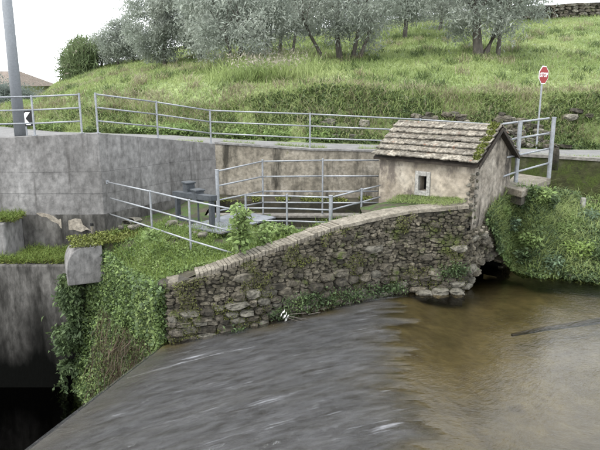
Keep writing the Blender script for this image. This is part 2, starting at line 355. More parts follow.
# ------------------------------------------------------------ the setting
def grid_mesh(name, xs, ys, zf, mat, kind='structure', keep=None, smooth=True):
    mb = MB(); nx = len(xs); vs = [(x, y, zf(x, y)) for y in ys for x in xs]; fs = []
    for j in range(len(ys)-1):
        for i in range(nx-1):
            if keep and not keep((xs[i]+xs[i+1])/2, (ys[j]+ys[j+1])/2): continue
            fs.append((j*nx+i, j*nx+i+1, (j+1)*nx+i+1, (j+1)*nx+i))
    used = sorted({i for f in fs for i in f}); mp = {o: n for n, o in enumerate(used)}
    me = bpy.data.meshes.new(name); me.from_pydata([vs[i] for i in used], [], [tuple(mp[i] for i in f) for f in fs]); me.update()
    if smooth: me.polygons.foreach_set('use_smooth', [True]*len(me.polygons))
    return link(name, me, mat, None, kind)
xs = list(np.concatenate([np.linspace(-300, -46, 22), np.arange(-44, 44.1, .5), np.linspace(46, 300, 22)]))
ys = list(np.concatenate([np.arange(17.4, 48, .35), np.linspace(49, 110, 40), np.linspace(115, 600, 25)]))
grid_mesh('hillside', xs, ys, hill, m_soil, keep=lambda x, y: y > far_y(x)-.6)

# left wall line: front face in plan with its top heights
LW = [at(-140, 139, 14.6), at(-60, 138.5, 14.65), at(0, 138, 14.7), at(60, 135, 14.68), at(98, 133.5, 14.75), at(125, 135.5, 15.35), at(158, 138.5, 16.3), at(190, 141.5, 16.95), at(215, 144, 17.3)]
for _ in range(2):
    q_ = []
    for a_, b_ in zip(LW, LW[1:]): q_ += [a_, (a_+b_)/2]
    LW = q_+[LW[-1]]
LJ = {}
def jz(z0):                          # a pour joint is never quite level or straight
    return lambda p: z0+.02*n3(p.x*.9, z0, 1)+.012*n3(p.x*4, z0, 2)
BW = [Vector((LW[-1].x, LW[-1].y, LW[-1].z))]+[Vector((x, 16.75+(.25 if x < 0 else 0), -1.8-.02*x)) for x in (.3, 3.2, 5.6)]
RW = [Vector((5.6, 16.6, -1.93)), Vector((8, 16.1, -2.03)), Vector((12, 15.6, -2.15)), Vector((26, 14.6, -2.3))]
def offs(poly, d):
    out = []
    for i, p in enumerate(poly):
        t = poly[min(i+1, len(poly)-1)]-poly[max(i-1, 0)]; n = Vector((-t.y, t.x, 0)).normalized()
        out.append(Vector((p.x, p.y, 0))+n*d)
    return out
def wall_strip(mb, poly, ztop, zbot, thick, front=0.0):
    a = offs(poly, -front); b = offs(poly, thick); n = len(poly)
    zt = [ztop(p) if callable(ztop) else ztop for p in poly]; zb = [zbot(p) if callable(zbot) else zbot for p in poly]
    vs = []
    for i in range(n): vs += [(a[i].x, a[i].y, zb[i]), (a[i].x, a[i].y, zt[i]), (b[i].x, b[i].y, zt[i]), (b[i].x, b[i].y, zb[i])]
    fs = []
    for i in range(n-1):
        for k in range(4):
            k2 = (k+1) % 4; fs.append((i*4+k, i*4+k2, (i+1)*4+k2, (i+1)*4+k))
    fs += [(0, 1, 2, 3), ((n-1)*4+3, (n-1)*4+2, (n-1)*4+1, (n-1)*4)]
    return mb.add(vs, fs)
# road strip behind the walls, from the walls to the foot of the bank
near = [(-60, 34), (-14, 16.2)]+[(p.x, p.y+.02) for p in offs(LW[4:], .1)]+[(p.x, p.y) for p in offs(BW[1:3], .1)]+[(8, 16.3), (14, 15.7), (30, 14.7)]
near = sorted(near)
mb = MB(); rx = list(np.arange(-40, 30, .6)); vs = []; fs = []
for x in rx:
    a = lerp_tab(near, x); b = far_y(x)-.05
    for k in range(4): vs.append((x, a+(b-a)*k/3, road_z(x)-.015*(k == 0)))
for i in range(len(rx)-1):
    for k in range(3): fs.append((i*4+k, (i+1)*4+k, (i+1)*4+k+1, i*4+k+1))
mb.add(vs, fs); mb.build('road', m_asphalt, kind='structure')
# riverbed, weir apron, water
def crest_x(y): return 1.25+.055*(y-7)+.1*math.sin(y*1.3)+max(0, y-11)*.25
LIP = [(-2.45, 10.45), (-2.55, 10.15), (-3.35, 8.4), (-5.2, 4.3), (-7, .5)]
def lip_x(y): return lerp_tab(sorted([(b, a) for a, b in LIP]), y)
def lip_z(y): return -4.58-.22*(10.3-y)/1.9*.9 if y > 4 else -5.2
def apron_z(x, y, amp=1.0):
    c = crest_x(y); l = lip_x(y)
    if x >= c: return WATER-.02
    q = (c-x)/(c-l); return WATER-.02+(lip_z(y)-WATER)*(q*q*(1.6-.6*q) if q < 1 else q)
ays = list(np.arange(.5, 12.6, .09)); NQ = 70
BED = False
def flow_at(x, y):                   # 1 on the weir, 0 in the pool, with ragged fingers between
    c = crest_x(min(y, 12.6)); f = .55*n3(x*.6, y*3.2, 2)+.35*n3(x*.8, y*8, 4)
    g = sst((c+.35-x+f*.9)/.7)*(.2+.8*sst((x-lip_x(min(max(y, .5), 12.6))-.25+.4*n3(x, y*2, 3))/.8))
    if BED: g = sst((c+.3-x+.8*n3(x*.7, y*1.4, 8))/1.1)
    return g*sst((wy(x)-.15-y+.5*n3(x*.9, y*2, 6)+.25)/.75)
def bed_z(x, y):
    c = crest_x(min(y, 12.6))
    if x < c: return apron_z(x, y)-.035
    return WATER-.055-.36*sst((x-c)/1.8)+.05*n3(x, y, 0, .9)*sst((x-c)/1.2)
def river_sheet(name, zf, mat, cols, rows_):
    vs = []; fs = []; at_ = []; m = len(cols)
    for y in rows_:
        yy = min(max(y, .5), 12.6); l = lip_x(yy); c = crest_x(yy)+.9
        for q in cols:
            x = l+(c-l)*q if q <= 1 else c+(q-1)*26
            vs.append((x, y, zf(x, y, q))); at_.append(flow_at(x, y))
    for j in range(len(rows_)-1):
        for k in range(m-1): fs.append((j*m+k, j*m+k+1, (j+1)*m+k+1, (j+1)*m+k))
    me = bpy.data.meshes.new(name); me.from_pydata(vs, [], fs); me.update(); me.polygons.foreach_set('use_smooth', [True]*len(fs))
    a = me.attributes.new('flow', 'FLOAT', 'POINT'); a.data.foreach_set('value', at_)
    return link(name, me, mat, None, 'structure')
def surf_z(x, y, q):
    if y > 12.75: return WATER
    f = flow_at(x, y); z = apron_z(x, y)+.015
    xr, yr = x*math.cos(.36)+y*math.sin(.36), -x*math.sin(.36)+y*math.cos(.36)
    h = .008*n3(xr*.45, yr*3.0, 1)+.02*n3(xr*1.3, yr*6.5, 5)+.014*n3(xr*2.4, yr*12, 9)+.008*n3(xr*5, yr*24, 3)
    return z+h*f*(.35+.65*min(1, (1-q)*3))*min(1, q*40)
colsw = list(np.linspace(0, 1, 190))+list(1+np.linspace(0, 1, 30)[1:]**1.6)
rowsw = list(np.arange(-8, 3, .5))+list(np.arange(3, 12.75, .055))+list(np.arange(12.8, 17.5, .5))
river_sheet('river_water', surf_z, m_water, colsw, rowsw)
BED = True
river_sheet('riverbed', lambda x, y, q: bed_z(x, y), m_bed, colsw[::3][:-1]+[2.0], rowsw[::2]+[17.5])
mb = MB()                            # drop face under the lip
pts = [Vector((a, b, 0)) for a, b in LIP]
for (a, b), (c, d) in zip(LIP, LIP[1:]):
    za, zb = lip_z(b)-.035, lip_z(d)-.035
    mb.add([(a, b, za), (c, d, zb), (c+.3, d, -10), (a+.3, b, -10)], [(0, 1, 2, 3)])
mb.build('weir_drop', m_dark, kind='structure')
# deep pit at the left with its black water
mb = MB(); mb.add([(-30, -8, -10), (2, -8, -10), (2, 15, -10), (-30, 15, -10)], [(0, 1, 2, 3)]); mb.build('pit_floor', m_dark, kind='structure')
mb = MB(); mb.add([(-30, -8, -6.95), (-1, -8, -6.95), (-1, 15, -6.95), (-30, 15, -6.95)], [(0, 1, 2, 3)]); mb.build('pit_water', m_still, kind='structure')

br = thing('road_bridge', 'concrete road bridge over the weir from which the view is seen', 'bridge', (0, -2.5, -10))
mb = MB(); mb.box((0, -2.4, -1.95), (26, 5.2, .5)); mb.build('deck', m_concrete, br, bevel=.03)
mb = MB(); mb.box((-1.5, -2.4, -6.15), (1.0, 5.0, 7.9)); mb.build('pier', m_concrete, br, bevel=.03)
mb = MB(); mb.box((-12.6, -2.4, -6.15), (.8, 5.0, 7.9)); mb.build('abutment', m_concrete, br, bevel=.03)
# ------------------------------------------------------------ left retaining wall: pours stacked with joints
wl = thing('retaining_wall', 'tall grey stained concrete retaining wall left of the terrace', 'wall', (LW[16].x, LW[16].y, -10))
tops = {id(p): p.z for p in LW}
def lift(zt, zb, front, name='concrete_pour', mat=m_concrete):
    mb = MB(); wall_strip(mb, LW, zt, zb, .35, front); return mb.build(name, mat, wl)
lift(lambda p: p.z, jz(-2.10), .0); lift(lambda p: jz(-2.10)(p)-.005, jz(-2.62), .016); lift(lambda p: jz(-2.62)(p)-.003, jz(-3.13), .01); lift(lambda p: jz(-3.13)(p)-.003, -10, .03, mat=m_pitwall)
mb = MB(); wall_strip(mb, LW, -2.09, -9.9, .3, -.03); mb.build('joint_backing', m_mortar, wl)
# pale spalled patch
c = at(62, 221, 14.62); mb = MB()
prof = [(35, 213.5), (40, 213), (48, 214.5), (53, 216), (58, 219.5), (64, 218), (70, 221), (75, 218.5), (80, 219.5), (84, 225), (88, 229), (92, 231), (86, 230), (80, 232), (73, 229.5), (66, 231), (60, 228), (57, 224), (52, 221.5), (46, 217), (42, 217)]
vv = [at(a+3*n3(a, b, 1, .3), b+1.2*n3(a, b, 2, .35), 14.652) for a, b in prof]; v2 = [v+Vector((0, .08, 0)) for v in vv]; n = len(vv)
mb.add(vv+v2, [tuple(range(n))]+[(i, (i+1) % n, n+(i+1) % n, n+i) for i in range(n)]); mb.build('bare_patch', M('bare_render', [(.33, .29, .23), (.5, .45, .37)], 4, .95, .5, 20), wl)
# ledges
lg = thing('wall_ledge', 'low stepped concrete ledge with grass on top under the left wall', 'ledge', (-5.5, 13.4, -10))
mb = MB(); mb.box((-8.9, 13.95, -6.97), (8.4, 1.4, 6.0)); mb.build('ledge_body', m_pitwall, lg, bevel=.04)
mb = MB(); p = at(0, 212, 14.2); mb.box((p.x-1.6, 14.18, -3.62), (3.8, .95, 1.0)); mb.build('ledge_step', m_concrete, lg, bevel=.04)
# back wall
bw = thing('back_retaining_wall', 'ochre stained concrete wall holding up the road behind the basin', 'wall', (1, 16.8, -5))
mb = MB(); wall_strip(mb, BW, lambda p: p.z, -3.1, .35); mb.build('wall_face', m_backwall, bw)
mb = MB(); wall_strip(mb, BW, lambda p: p.z+.05, lambda p: p.z+.004, .3, .03); mb.build('wall_cap', m_concrete, bw)
mb = MB(); wall_strip(mb, BW, -3.104, -5, .3, .75); mb.build('footing_ledge', m_channel, bw)
rw = thing('mossy_retaining_wall', 'moss covered retaining wall under the road at the right', 'wall', (8, 16, -5))
mb = MB(); wall_strip(mb, RW, lambda p: p.z, -5, .35); mb.build('wall_face', M('mossy_wall', [(.03, .035, .012), (.06, .065, .022), (.1, .1, .06)], 1.6, .95, .8, 14, moss=.47, mossc=(.04, .055, .01)), rw)
mb = MB(); wall_strip(mb, RW, lambda p: p.z+.08, lambda p: p.z+.004, .3, .04); mb.build('wall_cap', m_concrete2, rw)

# ------------------------------------------------------------ terrace
# left edge of the terrace
EDGE = [(-2.36, 10.45), (-2.7, 10.9), (-3.1, 11.5), (-3.55, 12.2), (-4.1, 12.9), (-4.75, 13.5)]
def edge_x(y): return lerp_tab([(b, a) for a, b in EDGE], y)
def terr_z(x, y):
    d = y-wy(x) if x > -2.36 else 5
    base = -3.36+.24*sst((y-11.2)/1.9)+.04*n3(x, y, 0, 1.2)-.17*sst((-2.9-x)/.7)
    zc = wz(x)-.03
    f = sst((d-.35)/.8)
    z = zc*(1-f)+base*f if x > -2.4 else base-.1*sst((-x-2.4)/1.5)
    e = x-edge_x(y); z -= .25*(1-sst(e/.6)) if e < .6 else 0
    return z
def lw_y(x): return lerp_tab([(p.x, p.y) for p in LW], x)
def terr_in(x, y):
    if y < 10.5: pass
    if x < edge_x(y)-.02 or y < (wy(x)+.05 if x > -2.36 else 10.4): return False
    if x > -.75 and y > 13.05: return False
    if x > 3.4: return False
    if x <= -.75 and y > 14.6 and x > -2.3: return False
    return y < lw_y(x)+.2
grid_mesh('terrace', list(np.arange(-5.2, 3.5, .1)), list(np.arange(10.3, 17.4, .1)), terr_z, m_terr, keep=terr_in)
# side faces of the basin
ba = thing('sluice_basin', 'dark rectangular basin with mossy walls behind the railings', 'basin', (.8, 14, -5))
mb = MB(); mb.box((1.0, 13.14, -4.1), (3.56, .16, 2.0)); mb.box((-.85, 13.9, -4.1), (.16, 1.3, 2.0)); mb.build('basin_wall', m_channel, ba)
mb = MB(); mb.box((.55, 14.86, -4.1), (5.6, .28, 1.8)); mb.build('cross_beam', m_channel, ba)
mb = MB(); mb.box((.55, 14.86, -3.185), (5.64, .34, .05)); mb.build('beam_cap', m_rubble, ba)
mb = MB(); mb.add([(-3, 13, -4.3), (3.5, 13, -4.3), (3.5, 17, -4.3), (-3, 17, -4.3)], [(0, 1, 2, 3)]); mb.build('basin_water', m_still, None, 'structure')
mb = MB(); mb.add([(-3, 13, -5), (3.5, 13, -5), (3.5, 17.4, -5), (-3, 17.4, -5)], [(0, 1, 2, 3)]); mb.build('basin_floor', m_channel, None, 'structure')
# embankment face that falls to the pit
def emb(s, t):                       # s along the edge, t down
    k = s*(len(EDGE)-1); i = min(int(k), len(EDGE)-2); f = k-i
    x = EDGE[i][0]*(1-f)+EDGE[i+1][0]*f; y = EDGE[i][1]*(1-f)+EDGE[i+1][1]*f
    z0 = terr_z(x+.02, y); out = .95*t**1.3*(.35+.65*s)
    nx, ny = -.85, -.5
    w_ = .16*n3(x, y, t*2, 1.6)*min(1, t*4)
    return Vector((x+nx*(out+w_), y+ny*(out+w_), z0-5.3*t**1.1))
mb = MB(); ns, ntt = 26, 26
mb.add([emb(i/ns, j/ntt) for j in range(ntt+1) for i in range(ns+1)], [(j*(ns+1)+i, j*(ns+1)+i+1, (j+1)*(ns+1)+i+1, (j+1)*(ns+1)+i) for j in range(ntt) for i in range(ns)])
mb.build('embankment', m_terr, kind='structure', smooth=True)

# ------------------------------------------------------------ river wall with its stones
rv = thing('river_wall', 'curved old rubble stone wall running along the river below the hut', 'wall', (0, 11.3, -4.6))
def base_z(x): return -4.75
mb = MB(); wall_strip(mb, WC, lambda p: p.z-.07, -4.9, .42, -.01); mb.build('mortar_core', m_mortar, rv)
def stone_mesh(name, mat, seed):
    r = random.Random(seed); n = 9; vs = []; fs = []
    rad = [1+r.uniform(-.16, .1) for _ in range(n)]
    for sc, d in ((1.0, .5), (1.0, -.22), (.9, -.4), (.62, -.47)):
        for k in range(n):
            a = 2*math.pi*k/n; cx, cz = math.cos(a), math.sin(a); q = (abs(cx)**3.6+abs(cz)**3.6)**(-1/3.6)
            vs.append((cx*q*.5*rad[k]*sc, d+r.uniform(-.09, .09)*(d < -.3), cz*q*.5*rad[k]*sc))
    for i in range(3):
        for k in range(n): k2 = (k+1) % n; fs.append((i*n+k, (i+1)*n+k, (i+1)*n+k2, i*n+k2))
    fs.append(tuple(3*n+k for k in range(n)))
    me = bpy.data.meshes.new(name); me.from_pydata(vs, [], fs); me.update(); me.materials.append(mat)
    import bmesh
    bm = bmesh.new(); bm.from_mesh(me); bmesh.ops.recalc_face_normals(bm, faces=bm.faces); bm.to_mesh(me); bm.free(); return me
SM = [stone_mesh('stone', m_stone, i) for i in range(10)]; SPale = [stone_mesh('stone', m_stonepale, 50+i) for i in range(5)]
def put_stone(p, t, n, L_, H_, D_, parent, pale, roll=0, name='stone', rl=Vector((0, 0, 0))):
    me = random.choice(SPale if pale else SM); o = bpy.data.objects.new(name, me); COL.objects.link(o); o.parent = parent
    ang = math.atan2(t.y, t.x); o.rotation_euler = (random.uniform(-.08, .08), roll, ang); o.location = p-rl; o.scale = (L_, D_, H_); return o
def line_tools(poly):
    L = [0]
    for a, b in zip(poly, poly[1:]): L.append(L[-1]+(Vector((b.x-a.x, b.y-a.y, 0))).length)
    def f(s):
        for i in range(len(L)-1):
            if s <= L[i+1] or i == len(L)-2:
                q = (s-L[i])/(L[i+1]-L[i]); a, b = poly[i], poly[i+1]; t = Vector((b.x-a.x, b.y-a.y, 0)).normalized()
                return a+(b-a)*q, t, Vector((t.y, -t.x, 0))
    return L[-1], f
LEN, WF = line_tools(WC)
def rubble(parent, length, WF, zt, zb, rl, h0=.16, l0=.28, palef=lambda s, z: .12, maxn=300, outp=.03, slope=0, name_end=False, big=None):
    cnt = 0; z = -4.62; row = 0
    while z < -2.3 and cnt < maxn:
        h = h0*random.uniform(.75, 1.3); s = random.uniform(-.1, 0)
        while s < length:
            l = l0*random.choice([.55, .7, .9, 1.0, 1.2, 1.5]); sc = s+l/2
            if sc > length: break
            sc = max(sc, l*.45); p, t, n = WF(sc)
            zz = z+h/2+.035*math.sin(sc*2.1+row)+random.uniform(-.015, .015)
            top = zt(p); bot = zb(sc)
            hh = h*random.uniform(.8, 1.02)
            if name_end and sc > length-.16 and zz > -3.05: s += l; continue
            if big and not big(sc, zz, top): s += l; continue
            if zz+hh*.35 < top and zz-hh*.2 > bot and cnt < maxn:
                put_stone(Vector((p.x, p.y, zz))+n*(outp+random.uniform(-.03, .03)-.02), t, n, l*1.03, hh*1.08, random.uniform(.2, .28), parent, random.random() < palef(sc, zz), random.uniform(-.07, .07), rl=rl); cnt += 1
            s += l+.004
        z += h*.95; row += 1
    return cnt
rl = rv.location.copy()
def bottom(s):
    p, t, n = WF(s); return (apron_z(p.x, p.y-.1) if p.x < crest_x(p.y) else WATER)-.12
cnt = rubble(rv, LEN, WF, lambda p: p.z-.1, bottom, rl, .155, .285, lambda s, z: .42 if (s < 2.3 and z < -3.7) or z < -4.05 else .12, name_end=True, big=lambda s, z, top: (z < top-.42-.14*s+.25*n3(s, z, 0, 1.5)) or random.random() < .1 or z < -4.0)
print('stones', cnt)
# small infill chips: real relief, joined
def rubble_relief(name, WF, length, zt, zb, parent, step=.105, outp=.012):
    V = []; Fc = []; nb = 0; row = 0; z = -4.5
    while z < -2.4:
        s_ = random.uniform(-.05, 0)
        while s_ < length:
            l = step*random.uniform(.6, 1.9); sc = s_+l/2; s_ += l
            if sc > length: break
            p, t, n = WF(sc); zz = z+random.uniform(-.018, .018)
            if zz > zt(p)-.03 or zz < zb(sc)+.02: continue
            me = random.choice(SM); h = .075*random.uniform(.7, 1.25); d = random.uniform(.07, .12); ro = random.uniform(-.35, .35); o_ = outp+random.uniform(-.03, .015)
            co = [v.co for v in me.vertices]
            for c_ in co:
                u_, w_ = c_.x*l*1.02, c_.z*h; u2, w2 = u_*math.cos(ro)-w_*math.sin(ro), u_*math.sin(ro)+w_*math.cos(ro)
                q = p+t*u2-n*(c_.y*d)+n*o_; V.append((q.x, q.y, zz+w2))
            for f in me.polygons: Fc.append(tuple(nb+i for i in f.vertices))
            nb += len(co)
        z += .066; row += 1
    mb = MB(); mb.v = V; mb.f = Fc; off = root_loc(parent); me = bpy.data.meshes.new(name); me.from_pydata([(v[0]-off.x, v[1]-off.y, v[2]-off.z) for v in V], [], Fc); me.update()
    return link(name, me, m_rub, parent, 'stuff')
m_rub = M('rubble_masonry', [(.06, .053, .036), (.13, .115, .082), (.24, .215, .165)], 3.5, .95, .9, 30, island=.5, moss=.535, mossc=(.05, .062, .016), detail=.7, dirt=((.27, .25, .21), 9, .66, .74, (1, 1, 1)))
rubble_relief('small_rubble', WF, LEN, lambda p: p.z-.07, bottom, rv)
# end face stones at the left end
for k in range(7):
    z = -4.5+k*.16
    put_stone(Vector((-2.40, 10.62+.1*(k % 2), z)), Vector((.3, 1, 0)).normalized(), None, .34, .16, .2, rv, k < 3, rl=rl)
# coping: ribs of stone on edge at the left, cast cap at the right
s = .55
while s < 3.4:
    p, t, n = WF(s); mb = MB(); zt = p.z+random.uniform(-.01, .012)
    mb.box(Vector((p.x, p.y, zt-.05))-n*.17, (.066+random.uniform(-.006, .004), .4+random.uniform(-.04, .03), .1), ax=(t.x, t.y, (WF(s+.1)[0].z-p.z)/.1)); mb.build('coping_stone', m_coping, rv, bevel=.01); s += .072
def cap(s0, s1):
    mb = MB(); vs = []; N_ = 14
    for i in range(N_+1):
        p, t, n = WF(s0+(s1-s0)*i/N_)
        for o_, h_ in ((.045, -.07), (.04, -.005), (-.15, .012), (-.42, .005), (-.44, -.07)):
            vs.append(Vector((p.x, p.y, p.z+h_+.012*n3(p.x*4, h_*9, o_*5)))+n*(o_+.012*n3(p.x*6, o_*9)))
    fs = [(i*5+k, i*5+(k+1) % 5, (i+1)*5+(k+1) % 5, (i+1)*5+k) for i in range(N_) for k in range(5)]+[(0, 1, 2, 3, 4), tuple(N_*5+k for k in (4, 3, 2, 1, 0))]
    mb.add(vs, fs); mb.build('coping_slab', m_coping, rv, smooth=False)
cap(3.41, 4.35); cap(4.358, 5.2); cap(5.208, 6.0); cap(6.008, LEN)
mb = MB(); mb.box(Vector((-2.1, 10.75, -3.5)), (.62, .45, .1), ax=(.95, .3, .05)); mb.build('end_block', m_coping, rv, bevel=.03)

# hut frame
A = Vector((math.cos(R(141)), math.sin(R(141)), 0)); B = Vector((A.y, -A.x, 0))       # A to the left along the front, B to the back
HC = Vector((3.62, 12.5, 0))                                                       # near eave corner in plan
OV = .12; HL, HW, ZE, ZR = 2.53, 2.24, -1.63, -.94
# wall under the gable with the arch of the intake
g0 = Vector((3.46, 12.5, -3.0)); G = [g0, g0+B*.6+Vector((0, 0, 0)), g0+B*1.2, g0+B*1.9, g0+B*2.6]
for p, z in zip(G, (-2.95, -2.95, -2.9, -2.85, -2.8)): p.z = z
GL, GF = line_tools(G)
def arch(s):
    q = (s-.05)/2.1
    return -4.6 if q < 0 else (-4.34+.5*math.sin(math.pi*min(q, 1)**1.3)**.8 if q < 1 else -4.6)
mb = MB(); vs = []; N_ = 30
for i in range(N_+1):
    p, t, n = GF(GL*i/N_); zb = arch(GL*i/N_)+.03; a = p-n*.02; b = p-n*.5
    vs += [(a.x, a.y, zb), (a.x, a.y, p.z), (b.x, b.y, p.z), (b.x, b.y, zb)]
mb.add(vs, [(i*4+k, i*4+(k+1) % 4, (i+1)*4+(k+1) % 4, (i+1)*4+k) for i in range(N_) for k in range(4)]+[(0, 1, 2, 3), (N_*4+3, N_*4+2, N_*4+1, N_*4)])
ia = thing('intake_arch', 'low dark arched intake opening in the stonework under the hut', 'arch', (4.3, 13.4, -4.5))
mb.build('arch_wall', m_mortar, ia)
rubble(ia, GL, GF, lambda p: p.z-.02, arch, ia.location.copy(), .14, .24, lambda s, z: .2, 120, big=lambda s, z, top: z < arch(s)+.16 or random.random() < .15)
rubble_relief('small_rubble', GF, GL, lambda p: p.z-.02, lambda s_: arch(s_), ia)
def pl(a, b, z): q = g0+B*a+A*b; return (q.x, q.y, z)
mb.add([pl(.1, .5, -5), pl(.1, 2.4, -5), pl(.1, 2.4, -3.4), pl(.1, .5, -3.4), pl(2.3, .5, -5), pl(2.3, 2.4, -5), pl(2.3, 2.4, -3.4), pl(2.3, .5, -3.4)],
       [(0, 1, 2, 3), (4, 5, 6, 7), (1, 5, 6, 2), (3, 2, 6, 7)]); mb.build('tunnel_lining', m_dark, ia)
for px, w_, h_, z_ in ((424, .34, .16, -4.3), (440, .4, .22, -4.3), (457, .3, .18, -4.3)):
    p = at(px, 291, 12.3); put_stone(Vector((p.x, wy(p.x)-.1, z_)), Vector((1, .05, 0)), None, w_, h_, .4, rv, True, random.uniform(-.1, .1), name='footing_stone', rl=rl)
# ------------------------------------------------------------ hut
hut = thing('sluice_hut', 'small old plastered hut with a mossy tiled gable roof on the river wall', 'hut', (HC+A*HL/2+B*HW/2+Vector((0, 0, -3.1))))
def hp(a, b, z): q = HC+A*a+B*b; return Vector((q.x, q.y, z))      # a along the front from the near corner, b to the back
W0 = OV; W1 = HL-OV; D0 = OV; D1 = HW-OV; ZB = -3.15
slope = (ZR-ZE)/(HW/2)
zw = ZE+slope*OV-.05
def rough_face(mb, P00, P10, P11, P01, n, nx=24, nz=24, amp=.012, hole=None):
    """a slightly uneven plastered face; hole=(u0,u1,v0,v1)"""
    us = sorted(set([i/nx for i in range(nx+1)]+([hole[0], hole[1]] if hole else []))); vs_ = sorted(set([i/nz for i in range(nz+1)]+([hole[2], hole[3]] if hole else [])))
    V = []
    for v in vs_:
        for u in us:
            p = (P00*(1-u)+P10*u)*(1-v)+(P01*(1-u)+P11*u)*v; e = min(u, 1-u, v, 1-v) > .01
            V.append(p+n*(amp*n3(p.x*3, p.y*3, p.z*3)+.4*amp*n3(p.x*11, p.y*11, p.z*11) if e else 0))
    Fs = []
    for j in range(len(vs_)-1):
        for i in range(len(us)-1):
            uc, vc = (us[i]+us[i+1])/2, (vs_[j]+vs_[j+1])/2
            if hole and hole[0] < uc < hole[1] and hole[2] < vc < hole[3]: continue
            k = j*len(us)+i; Fs.append((k, k+1, k+len(us)+1, k+len(us)))
    mb.add(V, Fs)
# window in survey: px 415-430, y 176-192
uw = lambda px: None
def front_u(px):
    # intersect the bearing with the front wall line
    o = HC+B*D0; r = ray(px, 190); bx, by = r.x/r.y, 1
    # o + A*a = y*(bx,1)
    a = (bx*o.y-o.x)/(A.x-bx*A.y); return a
def front_z(px, py):
    a = front_u(px); q = HC+B*D0+A*a; return at(px, py, q.y).z, a
zt_, a1 = front_z(418.5, 175.5); zb_, a2 = front_z(427.5, 191.5); aL, aR = front_u(418.5), front_u(426.5)
h00 = hp(W1, D0, ZB); h10 = hp(W0, D0, ZB); LWD = W1-W0
u0, u1 = (W1-aL)/LWD, (W1-aR)/LWD; v0, v1 = (zb_-ZB)/(zw-ZB), (zt_-ZB)/(zw-ZB)
mb = MB(); rough_face(mb, h00, h10, hp(W0, D0, zw), hp(W1, D0, zw), -B, hole=(u0, u1, v0, v1)); fw = mb.build('front_wall', m_plaster, hut, smooth=True)
mb = MB()                                                   # left and back walls
rough_face(mb, hp(W1, D1, ZB), hp(W1, D0, ZB), hp(W1, D0, zw), hp(W1, D1, zw), A); mb.build('side_wall', m_plaster2, hut, smooth=True)
mb = MB(); mb.add([hp(W1, D0, zw), hp(W1, D1, zw), hp(W1, HW/2, ZR-.05)], [(0, 1, 2)]); mb.build('side_gable', m_plaster2, hut)
mb = MB(); rough_face(mb, hp(W0, D1, ZB), hp(W1, D1, ZB), hp(W1, D1, zw), hp(W0, D1, zw), B); mb.build('back_wall', m_plaster2, hut, smooth=True)
mb = MB(); rough_face(mb, hp(W0, D0, ZB-.1), hp(W0, D1, ZB), hp(W0, D1, zw), hp(W0, D0, zw), -A, amp=.02)
nn = 16; vv = []; Fs = []
for j in range(nn+1):
    v = j/nn; z = zw+(ZR-.05-zw)*v
    for i in range(nn+1):
        b = D0+(D1-D0)*(.5*v+(1-v)*i/nn); p = hp(W0, b, z); vv.append(p-A*(.012*n3(p.x*4, p.y*4, p.z*4)))
for j in range(nn):
    for i in range(nn): k = j*(nn+1)+i; Fs.append((k, k+1, k+nn+2, k+nn+1))
mb.add(vv, Fs); mb.build('gable_wall', m_plaster2, hut, smooth=True)
# rough stones showing at the near corner where plaster fell
for k in range(22):
    z = -1.86-k*.05+random.uniform(-.02, .02); a = W0+random.uniform(.03, .16)*(1 if k % 3 else .4)
    put_stone(hp(a, D0-.006, z), -A, None, random.uniform(.06, .13), random.uniform(.04, .075), .05, hut, random.random() < .55, random.uniform(-.3, .3), name='corner_stone', rl=hut.location)
    if k % 3 == 0: put_stone(hp(W0-.004, D0+random.uniform(.05, .16), z), B, None, random.uniform(.07, .14), .07, .05, hut, random.random() < .5, random.uniform(-.3, .3), name='corner_stone', rl=hut.location)
# window: stone frame, deep reveal
mb = MB(); wd = aL-aR; hh_ = zt_-zb_; fwid = .085
am = (aL+aR)/2; zm = (zt_+zb_)/2
win = MB()
for a_, z_, sa, sz in ((aL+fwid/2, zm, fwid, hh_+.2), (aR-fwid/2, zm, fwid, hh_+.2), (am, zt_+.05, wd, .1), (am, zb_-.05, wd, .1)):
    win.box(hp(a_, D0+.02, z_), (sa, .10, sz), ax=A, ay=B)
wo = win.build('window', m_stoneframe, hut, bevel=.006)
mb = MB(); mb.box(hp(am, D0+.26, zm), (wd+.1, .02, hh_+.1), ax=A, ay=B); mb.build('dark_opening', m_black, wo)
mb = MB()
for a_, z_, sa, sz in ((aL+.015, zm, .03, hh_+.03), (aR-.015, zm, .03, hh_+.03), (am, zt_+.014, wd, .03), (am, zb_-.014, wd, .03)): mb.box(hp(a_, D0+.15, z_), (sa, .2, sz), ax=A, ay=B)
mb.build('reveal', m_plaster, wo)
